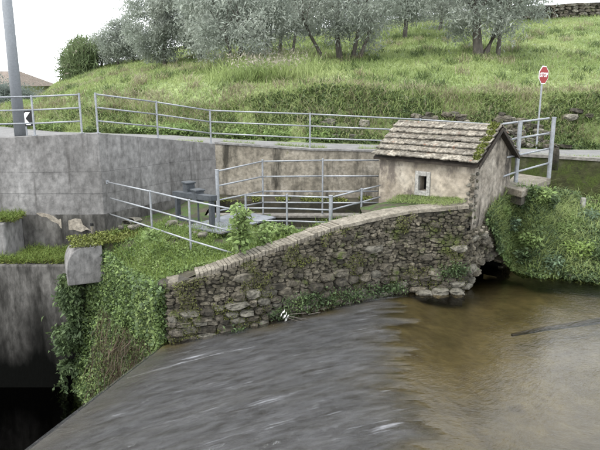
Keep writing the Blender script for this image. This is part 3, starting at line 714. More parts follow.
# roof deck and tiles
sl = math.sqrt((HW/2)**2+(ZR-ZE)**2)
for sgn in (0, 1):
    bE = 0 if sgn == 0 else HW; dirb = 1 if sgn == 0 else -1
    e0, e1 = hp(0.02, bE, ZE-.03), hp(HL-.02, bE, ZE-.03); r0, r1 = hp(0.02, HW/2, ZR-.03), hp(HL-.02, HW/2, ZR-.03)
    mb = MB(); dn = Vector((0, 0, -.045)); mb.add([e0, e1, r1, r0, e0+dn, e1+dn, r1+dn, r0+dn], [(0, 1, 2, 3), (7, 6, 5, 4), (0, 4, 5, 1), (1, 5, 6, 2), (2, 6, 7, 3), (3, 7, 4, 0)])
    mb.build('roof_deck', m_wood, hut)
T = []
def tile_mesh(seed):
    r = random.Random(seed); mb = MB(); w_, l_, th = .203, .25, .026
    nx_ = 6; vs = []
    for j in range(3):
        for i in range(nx_+1):
            x = -w_/2+w_*i/nx_; z = .003*math.cos(2*math.pi*i/nx_*1.0)+r.uniform(-.0025, .0025)+(.0 if j else .004)
            vs.append((x, -l_/2+l_*j/2+(r.uniform(-.012, .006) if j == 0 else 0), z+th))
    top = len(vs); vs += [(x, y, z-th) for x, y, z in vs]
    fs = [];
    for j in range(2):
        for i in range(nx_): k = j*(nx_+1)+i; fs.append((k, k+1, k+nx_+2, k+nx_+1))
    for i in range(nx_): fs.append((i, top+i, top+i+1, i+1))
    for j in range(2):
        k = j*(nx_+1); fs.append((k, k+nx_+1, top+k+nx_+1, top+k)); k += nx_; fs.append((k+nx_+1, k, top+k, top+k+nx_+1))
    me = bpy.data.meshes.new('roof_tile'); me.from_pydata(vs, [], fs); me.update(); me.materials.append(m_tile); return me
TM = [tile_mesh(i) for i in range(8)]
rows = 6; cols = 12; pitch_r = sl/rows; cw = HL/cols
for sgn in (0, 1):
    d = (B if sgn == 0 else -B); ax = -A if sgn == 0 else A
    sdir = (d*(HW/2)+Vector((0, 0, ZR-ZE))).normalized(); nrm = ax.cross(sdir).normalized()
    for j in range(rows):
        for i in range(cols):
            o = bpy.data.objects.new('roof_tile', random.choice(TM)); COL.objects.link(o); o.parent = hut
            base = HC+(B*HW if sgn else Vector((0, 0, 0)))+A*((i+.5)*cw)+Vector((0, 0, ZE)); c_ = base+sdir*((j+.5)*pitch_r-.02+random.uniform(-.014, .014))+nrm*(.012+.03)
            from mathutils import Matrix
            tilt = -.2+random.uniform(-.025, .025)
            M3 = Matrix((ax, sdir, nrm)).transposed() @ Matrix.Rotation(tilt, 3, 'X') @ Matrix.Rotation(random.uniform(-.05, .05), 3, 'Z')
            o.matrix_local = Matrix.Translation(c_-hut.location) @ M3.to_4x4(); o.scale = (cw/.205*1.0, 1, 1)
mb = MB()
for i in range(7):
    a0 = i*HL/7; mb2 = MB(); ang = [math.pi*k/6 for k in range(7)]; vs = []
    for a_ in (a0, a0+HL/7-.006):
        for r_ in (.085, .065):
            for q in ang: vs.append(hp(a_, HW/2+math.cos(q)*r_, ZR+.01+math.sin(q)*r_*.55+random.uniform(-.002, .002)))
    fs = [(k, k+1, 14+k+1, 14+k) for k in range(6)]+[(7+k, 21+k, 21+k+1, 7+k+1) for k in range(6)]+[(k, 7+k, 7+k+1, k+1) for k in range(6)]+[(14+k, 14+k+1, 21+k+1, 21+k) for k in range(6)]
    mb2.add(vs, fs); mb2.build('ridge_tile', m_tile, hut)
# verge board on the gable
for sgn in (0, 1):
    bE = -.0 if sgn == 0 else HW; mb = MB(); P0 = hp(-.015, bE, ZE-.01); P1 = hp(-.015, HW/2, ZR-.005)
    d = (P1-P0).normalized(); mb.box((P0+P1)/2-Vector((0, 0, .045)), ((P1-P0).length, .03, .075), ax=d, ay=A); mb.build('verge_board', m_wood, hut)
# moss on the right verge of the roof
P = []
for k in range(2600):
    t = random.random(); wgt = .04+.22*random.random()**1.6*(.6+.8*abs(n3(t*5, 1))); b = t*HW/2
    P.append(hp(wgt*(.6+.9*t), b, ZE+slope*b+.075+random.uniform(0, .03)))
np_mesh('verge_moss', leaves_arr(np.array(P), .035, .8, .8), 4, m_mossleaf, hut)

# ------------------------------------------------------------ railings
def railing(name, label, posts, rail_rows, pr=.024, rr=.019, thick=(), group='galvanised railings around the sluice', ext=None, plates=True):
    """posts: list of (base, top); rail_rows: fractions of post height"""
    t = thing(name, label, 'railing', posts[0][0], group)
    for i, (b, tp) in enumerate(posts):
        r = .045 if i in thick else pr
        mb = MB(); mb.tube([b-Vector((0, 0, .08)), tp+Vector((0, 0, .012))], r, 10); po = mb.build('post', m_galv, t, smooth=False)
        mb = MB(); mb.tube([tp+Vector((0, 0, .012)), tp+Vector((0, 0, .022))], r*1.12, 10); mb.build('post_cap', m_galv, po)
        if plates:
            mb = MB(); mb.box(b+Vector((0, 0, .006)), (r*4.5, r*4.5, .012)); mb.build('base_plate', m_galv, po)
    for f in rail_rows:
        pts = [b+(tp-b)*(1-f) for b, tp in posts]
        if ext: pts = ([ext[0]+(pts[0]-posts[0][1])] if ext[0] is not None else [])+pts+([ext[1]+(pts[-1]-posts[-1][1])] if ext[1] is not None else [])
        for a, b in zip(pts, pts[1:]):
            mb = MB(); mb.tube([a, b], rr, 8); mb.build('rail', m_galv, t, smooth=True)
    return t
def post(px, ytop, ybase, d): return (at(px, ybase, d), at(px, ytop, d))
def vpost(px, ytop, ybase, d):
    b = at(px, ybase, d); q = at(px, ytop, d); return (b, Vector((b.x, b.y, q.z)))
R3 = (0.015, .35, .69)
railing('road_railing', 'galvanised three-rail fence along the road wall beside the tall pole', [vpost(-60, 98, 137.5, 14.85), vpost(35, 96, 135.5, 14.85), vpost(82, 94, 133.2, 14.85)], R3, ext=(at(-120, 99, 14.85), None))
railing('road_railing', 'long galvanised three-rail fence along the road from the left wall to behind the hut roof', [vpost(98, 93.5, 133, 14.95), vpost(158, 101.5, 138, 16.5), vpost(211, 110, 143.5, 17.4), vpost(310, 113.5, 149, 16.95), vpost(419, 119, 152, 16.9), vpost(499, 124.5, 155, 16.7)], R3)
railing('terrace_railing', 'thin galvanised railing slanting across the weedy terrace to the left wall', [vpost(150, 192, 232, 12.75), vpost(189, 201, 262, 11.2), vpost(232, 209.5, 275, 10.35)], (0.0, .001), ext=None) if False else None
def rails_free(name, label, posts, rails, pr=.022, rr=.018, thick=(), group='galvanised railings around the sluice'):
    t = thing(name, label, 'railing', posts[0][0], group)
    for i, (b, tp) in enumerate(posts):
        r = .042 if i in thick else pr
        mb = MB(); mb.tube([b-Vector((0, 0, .1)), tp+Vector((0, 0, .01))], r, 10); po = mb.build('post', m_galv, t)
        mb = MB(); mb.tube([tp+Vector((0, 0, .01)), tp+Vector((0, 0, .022))], r*1.15, 10); mb.build('post_cap', m_galv, po)
    for line in rails:
        for a, b in zip(line, line[1:]):
            mb = MB(); mb.tube([a, b], rr, 8); mb.build('rail', m_galv, t, smooth=True)
    return t
# slanting terrace railing: fixed to the left wall at 107
dA, dB, dC, dD = 14.9, 13.1, 11.6, 10.9
wl_d = 14.85; def_ = None
p1 = [at(107, 182, wl_d), at(150, 191.3, 13.0), at(189, 200.5, 11.8), at(236, 210, 11.45)]
p2 = [at(110, 198, wl_d), at(150, 209, 13.0), at(189, 220, 11.8), at(232, 231.5, 11.45)]
p3 = [at(110, 214, wl_d), at(150, 227, 13.0), at(189, 240, 11.8), at(232, 253, 11.45)]
def drop(p, z): return Vector((p.x, p.y, z))
tr_ = rails_free('terrace_railing', 'thin galvanised railing slanting across the weedy terrace from the left wall', [(drop(p1[1], -3.15), p1[1]), (drop(p1[2], -3.32), p1[2]), (drop(p1[3], -3.3), p1[3])], [p1, p2, p3])
mb = MB(); mb.tube([p1[0]+Vector((0, .12, 0)), p1[0]+Vector((0, -.02, 0))], .045, 10); mb.build('wall_bracket', m_galv, tr_)
# tall railing round the sluice
tA, tB, tC = vpost(218.5, 170.5, 224, 13.5), vpost(263.2, 160.5, 216, 14.86), vpost(322.3, 159.5, 217, 14.86)
e = at(379, 159.5, 14.86)
def lines(fr, last):
    out = []
    for f in fr:
        out.append([b+(tp-b)*f for b, tp in (tA, tB, tC)]+[Vector((e.x, e.y, (tC[0]+(tC[1]-tC[0])*f).z+last))])
    return out
rails_free('basin_railing', 'tall four-rail galvanised fence behind the basin starting at a thick post', [tA, tB, tC], lines((.985, .715, .45, .25), .0), thick=(0,))
# low railing in front of the basin
qD, qE, qF, qG = vpost(246, 195, 222, 13.15), vpost(287, 195, 224, 13.1), vpost(330.5, 196.5, 226, 12.75), vpost(360.8, 189.3, 226, 13.3)
eh = [at(380, 185.5, 13.75), at(380, 197, 13.75), at(380, 208, 13.75)]
L1 = []
for ys_, k in (((195.5, 196, 197.5, 190), 0), ((208, 208.5, 210, 202.3), 1), ((220.5, 221, 222.5, 214), 2)):
    L1.append([at(246, ys_[0], 13.15), at(287, ys_[1], 13.1), at(330.5, ys_[2], 12.75), at(360.8, ys_[3], 13.3), eh[k]])
rails_free('low_basin_railing', 'low three-rail galvanised fence in front of the basin beside the hut', [qD, qE, qF, qG], L1, thick=(2,))
# railing on the culvert slab right of the hut
sA, sB = vpost(516, 122, 178, 14.3), vpost(549, 118, 174, 15.1)
L2 = [[at(503, a0, 13.9), at(516, a1, 14.3), at(549, a2, 15.1)] for a0, a1, a2 in ((124, 122.3, 118.3), (141, 138.5, 133.3), (158, 155.5, 148.6), (176.5, 172, 163))]
rails_free('culvert_railing', 'stout four-rail galvanised fence on the slab just right of the hut', [sA, sB], L2, pr=.05, rr=.024)

# slab, stone bollard
cs = thing('culvert_slab', 'pale concrete slab between the hut and the right bank', 'slab', (5.4, 14.6, -2.4))
c0, c1, c2, c3 = atz(503, 186, -2.33), atz(522, 191, -2.33), atz(551, 178, -2.33), atz(516, 173, -2.33)
mb = MB(); vs = [c0, c1, c2, c3]; mb.add([Vector(v) for v in vs]+[Vector(v)-Vector((0, 0, .16)) for v in vs], [(0, 1, 2, 3), (7, 6, 5, 4), (0, 4, 5, 1), (1, 5, 6, 2), (2, 6, 7, 3), (3, 7, 4, 0)])
mb.build('slab', m_coping, cs, bevel=.02)
mb = MB(); q4 = [c0.lerp(c2, .03), c1.lerp(c3, .03), c2.lerp(c0, .03), c3.lerp(c1, .03)]
mb.add([v-Vector((0, 0, .162)) for v in q4]+[v-Vector((0, 0, .34)) for v in q4], [(0, 1, 2, 3), (7, 6, 5, 4), (0, 4, 5, 1), (1, 5, 6, 2), (2, 6, 7, 3), (3, 7, 4, 0)]); mb.build('abutment', m_mortar, cs)
b0 = at(554.5, 162, 15.5); mb = MB(); mb.tube([b0+Vector((0, 0, -.2)), b0+Vector((.01, 0, .22)), b0+Vector((0, .01, .36)), b0+Vector((.02, 0, .4))], .1, 9, .07)
bo = mb.build('stone_bollard', m_stone, smooth=True); tag(bo, 'short weathered stone bollard standing beside the right railing post', 'bollard')

# ------------------------------------------------------------ sluice gate gear, plate, block
sg = thing('sluice_gate', 'dark grey steel sluice gate with two hoist boxes on the terrace', 'sluice gate', (-2.3, 13.5, -3.1))
pr_, pl_ = at(212.5, 232, 12.9), at(178.5, 219, 14.1); zt = at(212.5, 199, 12.9).z; ztl = at(178.5, 194.5, 14.1).z
dv = (pl_-pr_); dv.z = 0; dvn = dv.normalized()
for p, zz in ((pr_, zt), (pl_, ztl)):
    mb = MB(); mb.box((p.x, p.y, (p.z+zz)/2), (.1, .1, zz-p.z), ax=dvn); mb.build('upright', m_steel, sg, bevel=.008)
mb = MB(); a_, b_ = Vector((pr_.x, pr_.y, zt+.02)), Vector((pl_.x, pl_.y, ztl+.02)); mb.box((a_+b_)/2, ((a_-b_).length+.2, .16, .12), ax=(b_-a_)); mb.build('cross_beam', m_steel, sg, bevel=.01)
mb = MB(); mb.box(((a_+b_)/2).x and Vector(((a_.x+b_.x)/2, (a_.y+b_.y)/2, -3.08)), ((a_-b_).length-.12, .04, .16), ax=dvn); mb.build('gate_leaf', m_steel, sg, bevel=.005)
for px, y0, y1, d in ((188.5, 181.5, 193, 13.9), (197.5, 189, 201.5, 13.4)):
    t0, t1 = at(px, y0, d), at(px, y1, d); h_ = t0.z-t1.z
    mb = MB(); mb.box((t0.x, t0.y, t1.z+h_*.42), (.22, .2, h_*.84), ax=dvn); hb = mb.build('hoist_box', m_steel, sg, bevel=.015)
    mb = MB(); mb.box((t0.x, t0.y, t0.z-h_*.08), (.26, .24, h_*.14), ax=dvn); mb.build('lid', m_steel, hb, bevel=.008)
    mb = MB(); mb.tube([Vector((t0.x, t0.y-.1, t1.z+h_*.45)), Vector((t0.x+.02, t0.y-.17, t1.z+h_*.45))], .028, 8); mb.build('crank_shaft', m_steel, hb)
    mb = MB(); mb.tube([Vector((t0.x, t0.y, t1.z)), Vector((t0.x, t0.y, -3.1))], .022, 8); mb.build('spindle', m_steel, sg)
kx = thing('steel_plate', 'grey steel cover plate lying on the ground at the thick fence post', 'plate', (-1.6, 13.4, -3.05))
PL = [atz(186, 226, -3.04), atz(222, 233, -3.04), atz(276, 217, -3.04), atz(240, 211, -3.04)]
for i in range(3):
    a, b = i/3+.004, (i+1)/3-.004; top = [PL[0].lerp(PL[3], 0)]
    q = [PL[0].lerp(PL[1], a), PL[0].lerp(PL[1], b), PL[3].lerp(PL[2], b), PL[3].lerp(PL[2], a)]
    mb = MB(); mb.add(q+[v-Vector((0, 0, .03)) for v in q], [(0, 1, 2, 3), (7, 6, 5, 4), (0, 4, 5, 1), (1, 5, 6, 2), (2, 6, 7, 3), (3, 7, 4, 0)]); mb.build('panel', m_plate, kx)
# support block under the plate
mb = MB(); mb.box(((PL[0]+PL[2])/2-Vector((0, 0, .6))), (1.3, 1.2, 1.0), ax=PL[1]-PL[0]); mb.build('support', m_channel, kx)
# rubble lying near the wall foot
for k, (px, py, s_) in enumerate(((128, 223, .16), (136, 222, .22), (141, 226, .13), (121, 228, .12), (168, 226, .12), (173, 224, .16), (180, 227, .1), (162, 229, .1), (195, 234, .14), (203, 236, .16), (133, 228, .14))):
    p = atz(px, py, -3.26 if px < 165 else -3.12); o = bpy.data.objects.new('rubble_stone', random.choice(SPale)); COL.objects.link(o); o.location = p+Vector((0, 0, s_*.15)); o.scale = (s_*1.4, s_, s_*.7); o.rotation_euler = (0, 0, random.uniform(0, 3))
    tag(o, ['broken pale stone, second from left in the row by the grey wall foot', 'largest pale broken stone by the grey wall foot', 'pale stone just right of the largest rubble stone', 'leftmost pale stone at the grey wall foot', 'pale stone left of the sluice gate upright', 'pale stone right at the foot of the far sluice gate upright', 'smallest stone in front of the far sluice gate upright', 'pale stone lying nearest the middle post of the slanting railing', 'pale stone before the near sluice gate upright', 'pale stone between the near sluice upright and the thick post', 'pale stone in front of the largest rubble stone, nearest the weeds'][k], 'stone', 'pale rubble stones on the terrace')
# concrete block with rounded end
cb = thing('concrete_block', 'round-shouldered concrete block with a mossy top at the terrace corner', 'block', (-4.2, 12.6, -4.6))
bdir = Vector((.92, .4, 0)).normalized(); bn = Vector((bdir.y, -bdir.x, 0)); o0 = at(68, 286, 12.6); o0.z = 0
mb = MB(); prof = []
zt = at(72, 250, 12.6).z; H_ = .8
for k in range(11):
    q = math.pi/2*k/10; prof.append((.34-.34*math.sin(q), zt-.5+.5*math.cos(q)))   # rounded shoulder (u, z)
prof = prof[::1]
outl = [(0, zt-H_)]+prof[::-1]+[(.75, zt+.01), (.75, zt-H_)]
vs = []
for dpt in (0, .85):
    for u_, z_ in outl: p = o0+bn*0+bdir*u_+Vector((-bn.x, -bn.y, 0))*dpt; vs.append((p.x, p.y, z_))
n = len(outl); mb.add(vs, [tuple(range(n)), tuple(range(2*n-1, n-1, -1))]+[(i, (i+1) % n, n+(i+1) % n, n+i) for i in range(n)])
mb.build('block_body', m_concrete, cb, bevel=.015)
# moss blanket on the block and beside it
P = []
for k in range(6000):
    a, b = random.uniform(.12, 1.9), random.uniform(-.03, .95); p = o0+bdir*a-bn*b
    if n3(p.x*3, p.y*3) > -.35: P.append((p.x, p.y, zt+.02+random.uniform(0, .07)+(.03 if a > .7 else 0)))
np_mesh('moss_cushion', leaves_arr(P, .04, .8, .7), 4, m_mossleaf, cb)
mb = MB(); pw = at(92.5, 233, 13.9); mb.tube([pw-Vector((0, 0, .1)), pw+Vector((0, 0, .17))], .032, 10); mb.tube([pw+Vector((0, 0, .2)), pw+Vector((0, 0, .2))], .001, 4)
pv = thing('vent_pipe', 'short white pipe stub with a dark cap by the grey wall', 'pipe', pw); mb.build('pipe', m_coping, pv)
mb = MB(); mb.tube([pw+Vector((0, 0, .17)), pw+Vector((0, 0, .23))], .04, 10); mb.build('cap', m_blk, pv)

# ------------------------------------------------------------ pole, signs, house
pb = at(20.5, 137, 15.2); tp = thing('street_pole', 'tall grey steel pole behind the road railing at the left', 'pole', (pb.x, pb.y, -1.6))
mb = MB(); mb.tube([Vector((pb.x, pb.y, -1.6)), Vector((pb.x, pb.y, 1)), Vector((pb.x, pb.y, 5.5))], .135, 20, .105); mb.build('shaft', flat('pole_grey', (.3, .32, .34), .6, .2), tp, smooth=True)
mb = MB(); mb.box((pb.x, pb.y, -1.585), (.45, .45, .03)); mb.build('base_plate', m_galv, tp)
cv = at(25, 118.5, 19); ch = thing('chevron_sign', 'black bend sign with a white arrow pointing left beside the pole', 'sign', (cv.x, cv.y, -1.7))
mb = MB(); mb.box(cv, (.46, .02, .46)); mb.build('panel', m_blk, ch, bevel=.004)
mb = MB(); y = cv.y-.0125
def sp(x, z): return (cv.x+x, y, cv.z+z)
mb.add([sp(-.13, 0), sp(.03, .19), sp(.17, .19), sp(.02, 0), sp(.17, -.19), sp(.03, -.19)], [(0, 3, 2, 1), (0, 5, 4, 3)]); mb.build('arrow', m_white, ch)
mb = MB(); mb.tube([Vector((cv.x, y+.04, -1.7)), Vector((cv.x, y+.04, cv.z+.2))], .025, 8); mb.build('post', m_galv, ch)
# stop sign, turned towards the side road
sc_ = at(543.5, 75, 19.0); ss = thing('stop_sign', 'red octagonal stop sign on a thin grey post beside the road', 'sign', (sc_.x, sc_.y, -2.0))
th = R(39); ux = Vector((math.cos(th), math.sin(th), 0)); un = Vector((ux.y, -ux.x, 0))
def octo(r, off, mat, name, back=.0):
    mb = MB(); vs = []
    for dd in (0, .012):
        for k in range(8):
            a = math.pi/8+k*math.pi/4; vs.append(sc_+ux*(r*math.cos(a))+Vector((0, 0, r*math.sin(a)))+un*(off-dd))
    mb.add(vs, [tuple(range(8)), tuple(range(15, 7, -1))]+[(k, (k+1) % 8, 8+(k+1) % 8, 8+k) for k in range(8)]); return mb.build(name, mat, ss)
octo(.275, .012, m_white, 'border'); octo(.255, .016, m_red, 'face')
tc = bpy.data.curves.new('lettering', 'FONT'); tc.body = 'STOP'; tc.size = .17; tc.align_x = 'CENTER'; tc.align_y = 'CENTER'; tc.extrude = .002; tc.offset = .006
tmp = bpy.data.objects.new('tmp', tc); COL.objects.link(tmp); bpy.context.view_layer.update(); dg = bpy.context.evaluated_depsgraph_get()
me = bpy.data.meshes.new_from_object(tmp.evaluated_get(dg)); bpy.data.objects.remove(tmp)
lt = bpy.data.objects.new('lettering', me); COL.objects.link(lt); lt.parent = ss; me.materials.clear(); me.materials.append(m_white)
lt.matrix_local = Matrix.Translation(sc_+un*.019-ss.location) @ Matrix((ux, Vector((0, 0, 1)), un)).transposed().to_4x4()
mb = MB(); mb.tube([Vector((sc_.x, sc_.y, -2.05))-un*.03, Vector((sc_.x, sc_.y, sc_.z+.28))-un*.03], .028, 8); mb.build('post', m_galv, ss)
# house far left
hx, hy = -23.4, 46
ho = thing('far_house', 'pale house with a brown tiled roof beyond the bend at far left', 'house', (hx, hy, -3))
mb = MB(); mb.box((hx, hy, -1.65), (8, 7, 2.7)); mb.build('wall', m_house, ho)
mb = MB(); z0, z1 = -.3, .75; mb.add([(hx-4.5, hy-4, z0), (hx+4.5, hy-4, z0), (hx+4.5, hy+4, z0), (hx-4.5, hy+4, z0), (hx-3.6, hy, z1), (hx+3.2, hy, z1)], [(0, 1, 5, 4), (1, 2, 5), (2, 3, 4, 5), (3, 0, 4), (3, 2, 1, 0)])
rf = mb.build('roof', m_roof, ho); mb = MB(); mb.box((hx+1, hy+.5, .85), (.5, .5, .6)); mb.build('chimney', m_house, rf)
for dx in (-2.5, 0, 2.6):
    mb = MB(); mb.box((hx+dx, hy-3.52, -1.3), (1, .08, 1.1)); wn = mb.build('window', m_wood, ho); mb = MB(); mb.box((hx+dx, hy-3.55, -1.9), (1.2, .16, .08)); mb.build('sill', m_stoneframe, wn)

# ------------------------------------------------------------ trees
def olive(px, d, height, rx_, trunks, label, n_leaf=9000, mat=m_olive, lift_=.0, name='olive_tree', seed=0, cl=95, leaf=.15, group='olive trees on the slope', squash=.42, low=.3):
    r = random.Random(seed*13+5); g = at(px, 60, d); zg = hill(g.x, g.y)-.05; base = Vector((g.x, g.y, zg))
    t = thing(name, label, 'tree', base, group)
    tips = []
    for k, (dx, lx, th_) in enumerate(trunks):
        b = base+Vector((dx, r.uniform(-.15, .15), 0)); e_ = b+Vector((lx*height*.35, r.uniform(-.2, .2), height*.42))
        m1 = b.lerp(e_, .5)+Vector((r.uniform(-.08, .08), 0, 0)); mb = MB()
        mb.tube([b-Vector((0, 0, .1)), b+Vector((0, 0, .12)), m1, e_], th_, 9, th_*.55)
        for q in range(5):
            a = r.uniform(0, 6.28); e2 = e_+Vector((math.cos(a)*rx_*r.uniform(.3, .7), math.sin(a)*rx_*.6, height*r.uniform(.08, .42)))
            mb.tube([m1.lerp(e_, r.uniform(.3, 1)), e_.lerp(e2, .5)+Vector((0, 0, .1)), e2], th_*.28, 5, .012, cap=False); tips.append(e2)
        mb.build('trunk', m_bark, t, smooth=True)
    n_leaf = int(n_leaf*1.9); rx_ *= 1.12; P = []; cz = height*(low+1)/2; rz = height*(1-low)/2
    for c_ in range(cl):
        while True:
            u = Vector((r.uniform(-1, 1), r.uniform(-1, 1), r.uniform(-1, 1)))
            if .25 < u.length < 1: break
        wv = 1+.22*n3(u.x*2+seed, u.y*2, u.z*2)
        cc_ = base+Vector((u.x*rx_*wv, u.y*rx_*.85*wv, cz+u.z*rz*wv)); cr = r.uniform(.35, .7)*rx_*.36
        m_ = int(n_leaf/cl*r.uniform(.6, 1.4)); q = RNG.normal(0, 1, (m_, 3))*np.array([cr*.62, cr*.62, cr*.5])
        q[:, 2] -= np.abs(RNG.normal(0, cr*.25, m_)); P.append(q+np.array(cc_))
    P = np.concatenate(P); P = P[P[:, 2] > zg+.25]
    np_mesh('crown', leaves_arr(P, leaf, 1.0, .26, droop=.3), 4, mat, t, kind=None)
    return t
olive(480, 27.5, 4.6, 2.35, [(-.12, -.1, .26), (.25, .45, .2), (.75, .1, .12)], 'gnarled grey-green olive tree standing nearest the stop sign', 15000, seed=1, squash=.4, low=.2)
olive(340, 28.5, 4.7, 2.6, [(-.75, -.6, .1), (0, -.1, .17), (.55, .2, .12), (.85, .35, .1)], 'olive tree with four slender leaning trunks in the middle of the slope', 14000, seed=2, low=.2)
olive(238, 27, 4.0, 2.4, [(0, .1, .13), (-.2, -.3, .09)], 'olive tree with crown drooping to the grass above the reeds at centre left', 14000, seed=3, low=.08)
olive(165, 33, 4.2, 1.9, [(0, .1, .12)], 'olive tree standing out against the sky, the big one left on the ridge', 12000, seed=4, low=.04)
olive(199, 32, 5.0, 1.9, [(0, .1, .12)], 'tall olive tree just right of the one against the sky', 12000, seed=5, low=.1)
olive(118, 40, 2.6, 1.3, [(0, .1, .09)], 'small olive tree low on the ridge between reeds and the bigger olives', 5000, seed=6, low=.02)
olive(134, 40, 3.0, 1.3, [(0, .1, .09)], 'second small ridge olive tree, nearer the big one against the sky', 5000, seed=7, low=.02)
olive(102, 42, 1.9, 1.1, [(0, .1, .07)], 'lowest bushy olive at the right end of the reed bed', 3500, seed=8, low=.02)
olive(404, 36, 4.4, 2.2, [(0, .1, .16)], 'olive tree behind, dark trunk between the two nearest olives', 10000, seed=9, low=.22)
olive(287, 34, 5.0, 2.1, [(-.4, .1, .12), (.3, .2, .1)], 'olive tree set back behind the pale reed patch', 10000, seed=10, low=.2)
olive(438, 40, 4.8, 2.3, [(0, .1, .14)], 'olive tree farther up behind the nearest gnarled one on its left', 9000, seed=11, low=.2)
olive(505, 40, 4.2, 1.9, [(0, .1, .2)], 'olive tree farther up the slope just left of the upper stone wall', 8000, seed=12, low=.25)
FT = [(220, 44, 5.5, 3, 'between the crowns above the pale reed patch'), (262, 46, 6, 3, 'second from left in the hazy back row'), (318, 46, 6, 3, 'behind the four-trunk olive, left side'), (365, 48, 6, 3, 'behind the four-trunk olive, right side'),
      (410, 52, 6, 3, 'above the dark trunk in the middle of the slope'), (455, 54, 6, 3.2, 'just behind the gnarled olive'), (190, 50, 5.5, 2.6, 'leftmost of the hazy back row'), (500, 58, 5, 3, 'rightmost of the hazy back row near the upper stone wall')]
for i, (px, d, h, rx_, w_) in enumerate(FT):
    olive(px, d, h, rx_, [(0, .1, .14)], 'background olive tree '+w_, 6500, m_olive_far, seed=30+i, low=.0, group='background olive trees at the top', leaf=.22)
olive(3, 30, 1.0, 1.1, [(0, .1, .05)], 'rounded grey-green bush in front of the far house behind the pole', 8000, m_olive_far, seed=60, low=.0, name='bush', group='bushes at the bend', leaf=.12)
olive(-25, 31, 1.6, 2.2, [(0, .1, .1)], 'wide dark bush at the left edge by the bend in the road', 6000, m_olive_far, seed=61, low=.0, name='bush', group='bushes at the bend', leaf=.12)
# reed bed
rd = thing('reed_bed', 'tall green reeds with pale plumes on the skyline at left', 'reeds', (-14, 41, 0))
P = []; Q = []; ST = []
for k in range(330):
    px = random.gauss(79, 9.5); px = min(max(px, 56), 97); d = random.uniform(40, 44); g = at(px, 70, d); zg = hill(g.x, g.y)
    h = random.uniform(1.4, 2.5)*(1-.4*abs(px-82)/40); lean = random.gauss(0, .12)
    ST.append([(g.x-.02, g.y, zg), (g.x+.02, g.y, zg), (g.x+lean*h+.01, g.y, zg+h), (g.x+lean*h-.01, g.y, zg+h)])
    for m_ in range(18): f = random.uniform(.1, 1); P.append((g.x+lean*h*f, g.y, zg+h*f))
    if random.random() < .35:
        for m_ in range(4): Q.append((g.x+lean*h, g.y, zg+h*random.uniform(.1, .95)))
np_mesh('reed_stem', ST, 4, m_reed, rd); np_mesh('reed_leaf', leaves_arr(P, .42, .9, .12), 4, m_reed, rd); np_mesh('plume', leaves_arr(Q, .2, 1, .3), 4, m_plume, rd)

# upper stone wall
uw_ = thing('terrace_stone_wall', 'rough dry stone terrace wall high on the slope at top right', 'wall', (13, 42, 3.5))
UW = [Vector((at(x_, 20, 42).x, 42+.8*math.sin(x_*.02), 0)) for x_ in (495, 520, 545, 570, 600, 640, 690)]
for p in UW: p.z = hill(p.x, p.y)+.85
mb = MB(); wall_strip(mb, UW, lambda p: p.z, lambda p: p.z-1.2, .6); mb.build('wall_core', m_mortar, uw_)
UL, UF = line_tools(UW); cnt = 0
s = 0
while s < UL:
    for k in range(5):
        p, t, n = UF(min(s+random.uniform(0, .2), UL)); l = random.uniform(.3, .55)
        put_stone(Vector((p.x, p.y, p.z-.88+k*.19))+n*.05, t, n, l, .2, .3, uw_, random.random() < .15, rl=uw_.location); cnt += 1
    s += .42
gxs = []

# ------------------------------------------------------------ grass and ground cover (nobody could count it)
def scatter(n, xr, yr, f, cond=None):
    X = RNG.uniform(*xr, n); Y = RNG.uniform(*yr, n); out = []
    for x, y in zip(X, Y):
        if cond is None or cond(x, y): out.append((x, y, f(x, y)))
    return np.array(out)
def vis(x, y): return -.56 < x/y < .6 and y > far_y(x)+.1
Pm = scatter(190000, (-26, 26), (20, 46), hill, lambda x, y: vis(x, y) and y > far_y(x)+1.2 and random.random() < 24/y)
tag(np_mesh('meadow_grass', blades_arr(Pm, .17, .035, .5), 5, m_grass), 'short yellow-green grass covering the hillside between the olives', 'grass', kind='stuff')
Pd = Pm[[n3(p[0], p[1], 7, .4) > .08 and random.random() < .08 for p in Pm]]
tag(np_mesh('dry_meadow_grass', blades_arr(Pd, .24, .03, .5), 5, m_dry), 'dry straw coloured grass mixed into the hillside meadow', 'grass', kind='stuff')
for nm, mt, cnt_, h_, lb in (('meadow_tuft', m_bank, 260, .3, 'darker weed tufts dotted over the hillside meadow'), ('pale_tuft', m_dry, 130, .34, 'pale dry tufts dotted over the hillside meadow')):
    P = []
    for k in range(cnt_):
        y0 = random.uniform(20.6, 38); x0 = random.uniform(-.54, .58)*y0
        if y0 < far_y(x0)+1.2: continue
        for m_ in range(46): x_, y_ = x0+random.gauss(0, .16), y0+random.gauss(0, .16); P.append((x_, y_, hill(x_, y_)))
    tag(np_mesh(nm, blades_arr(np.array(P), h_, .026, .55), 5, mt), lb, 'grass', kind='stuff')
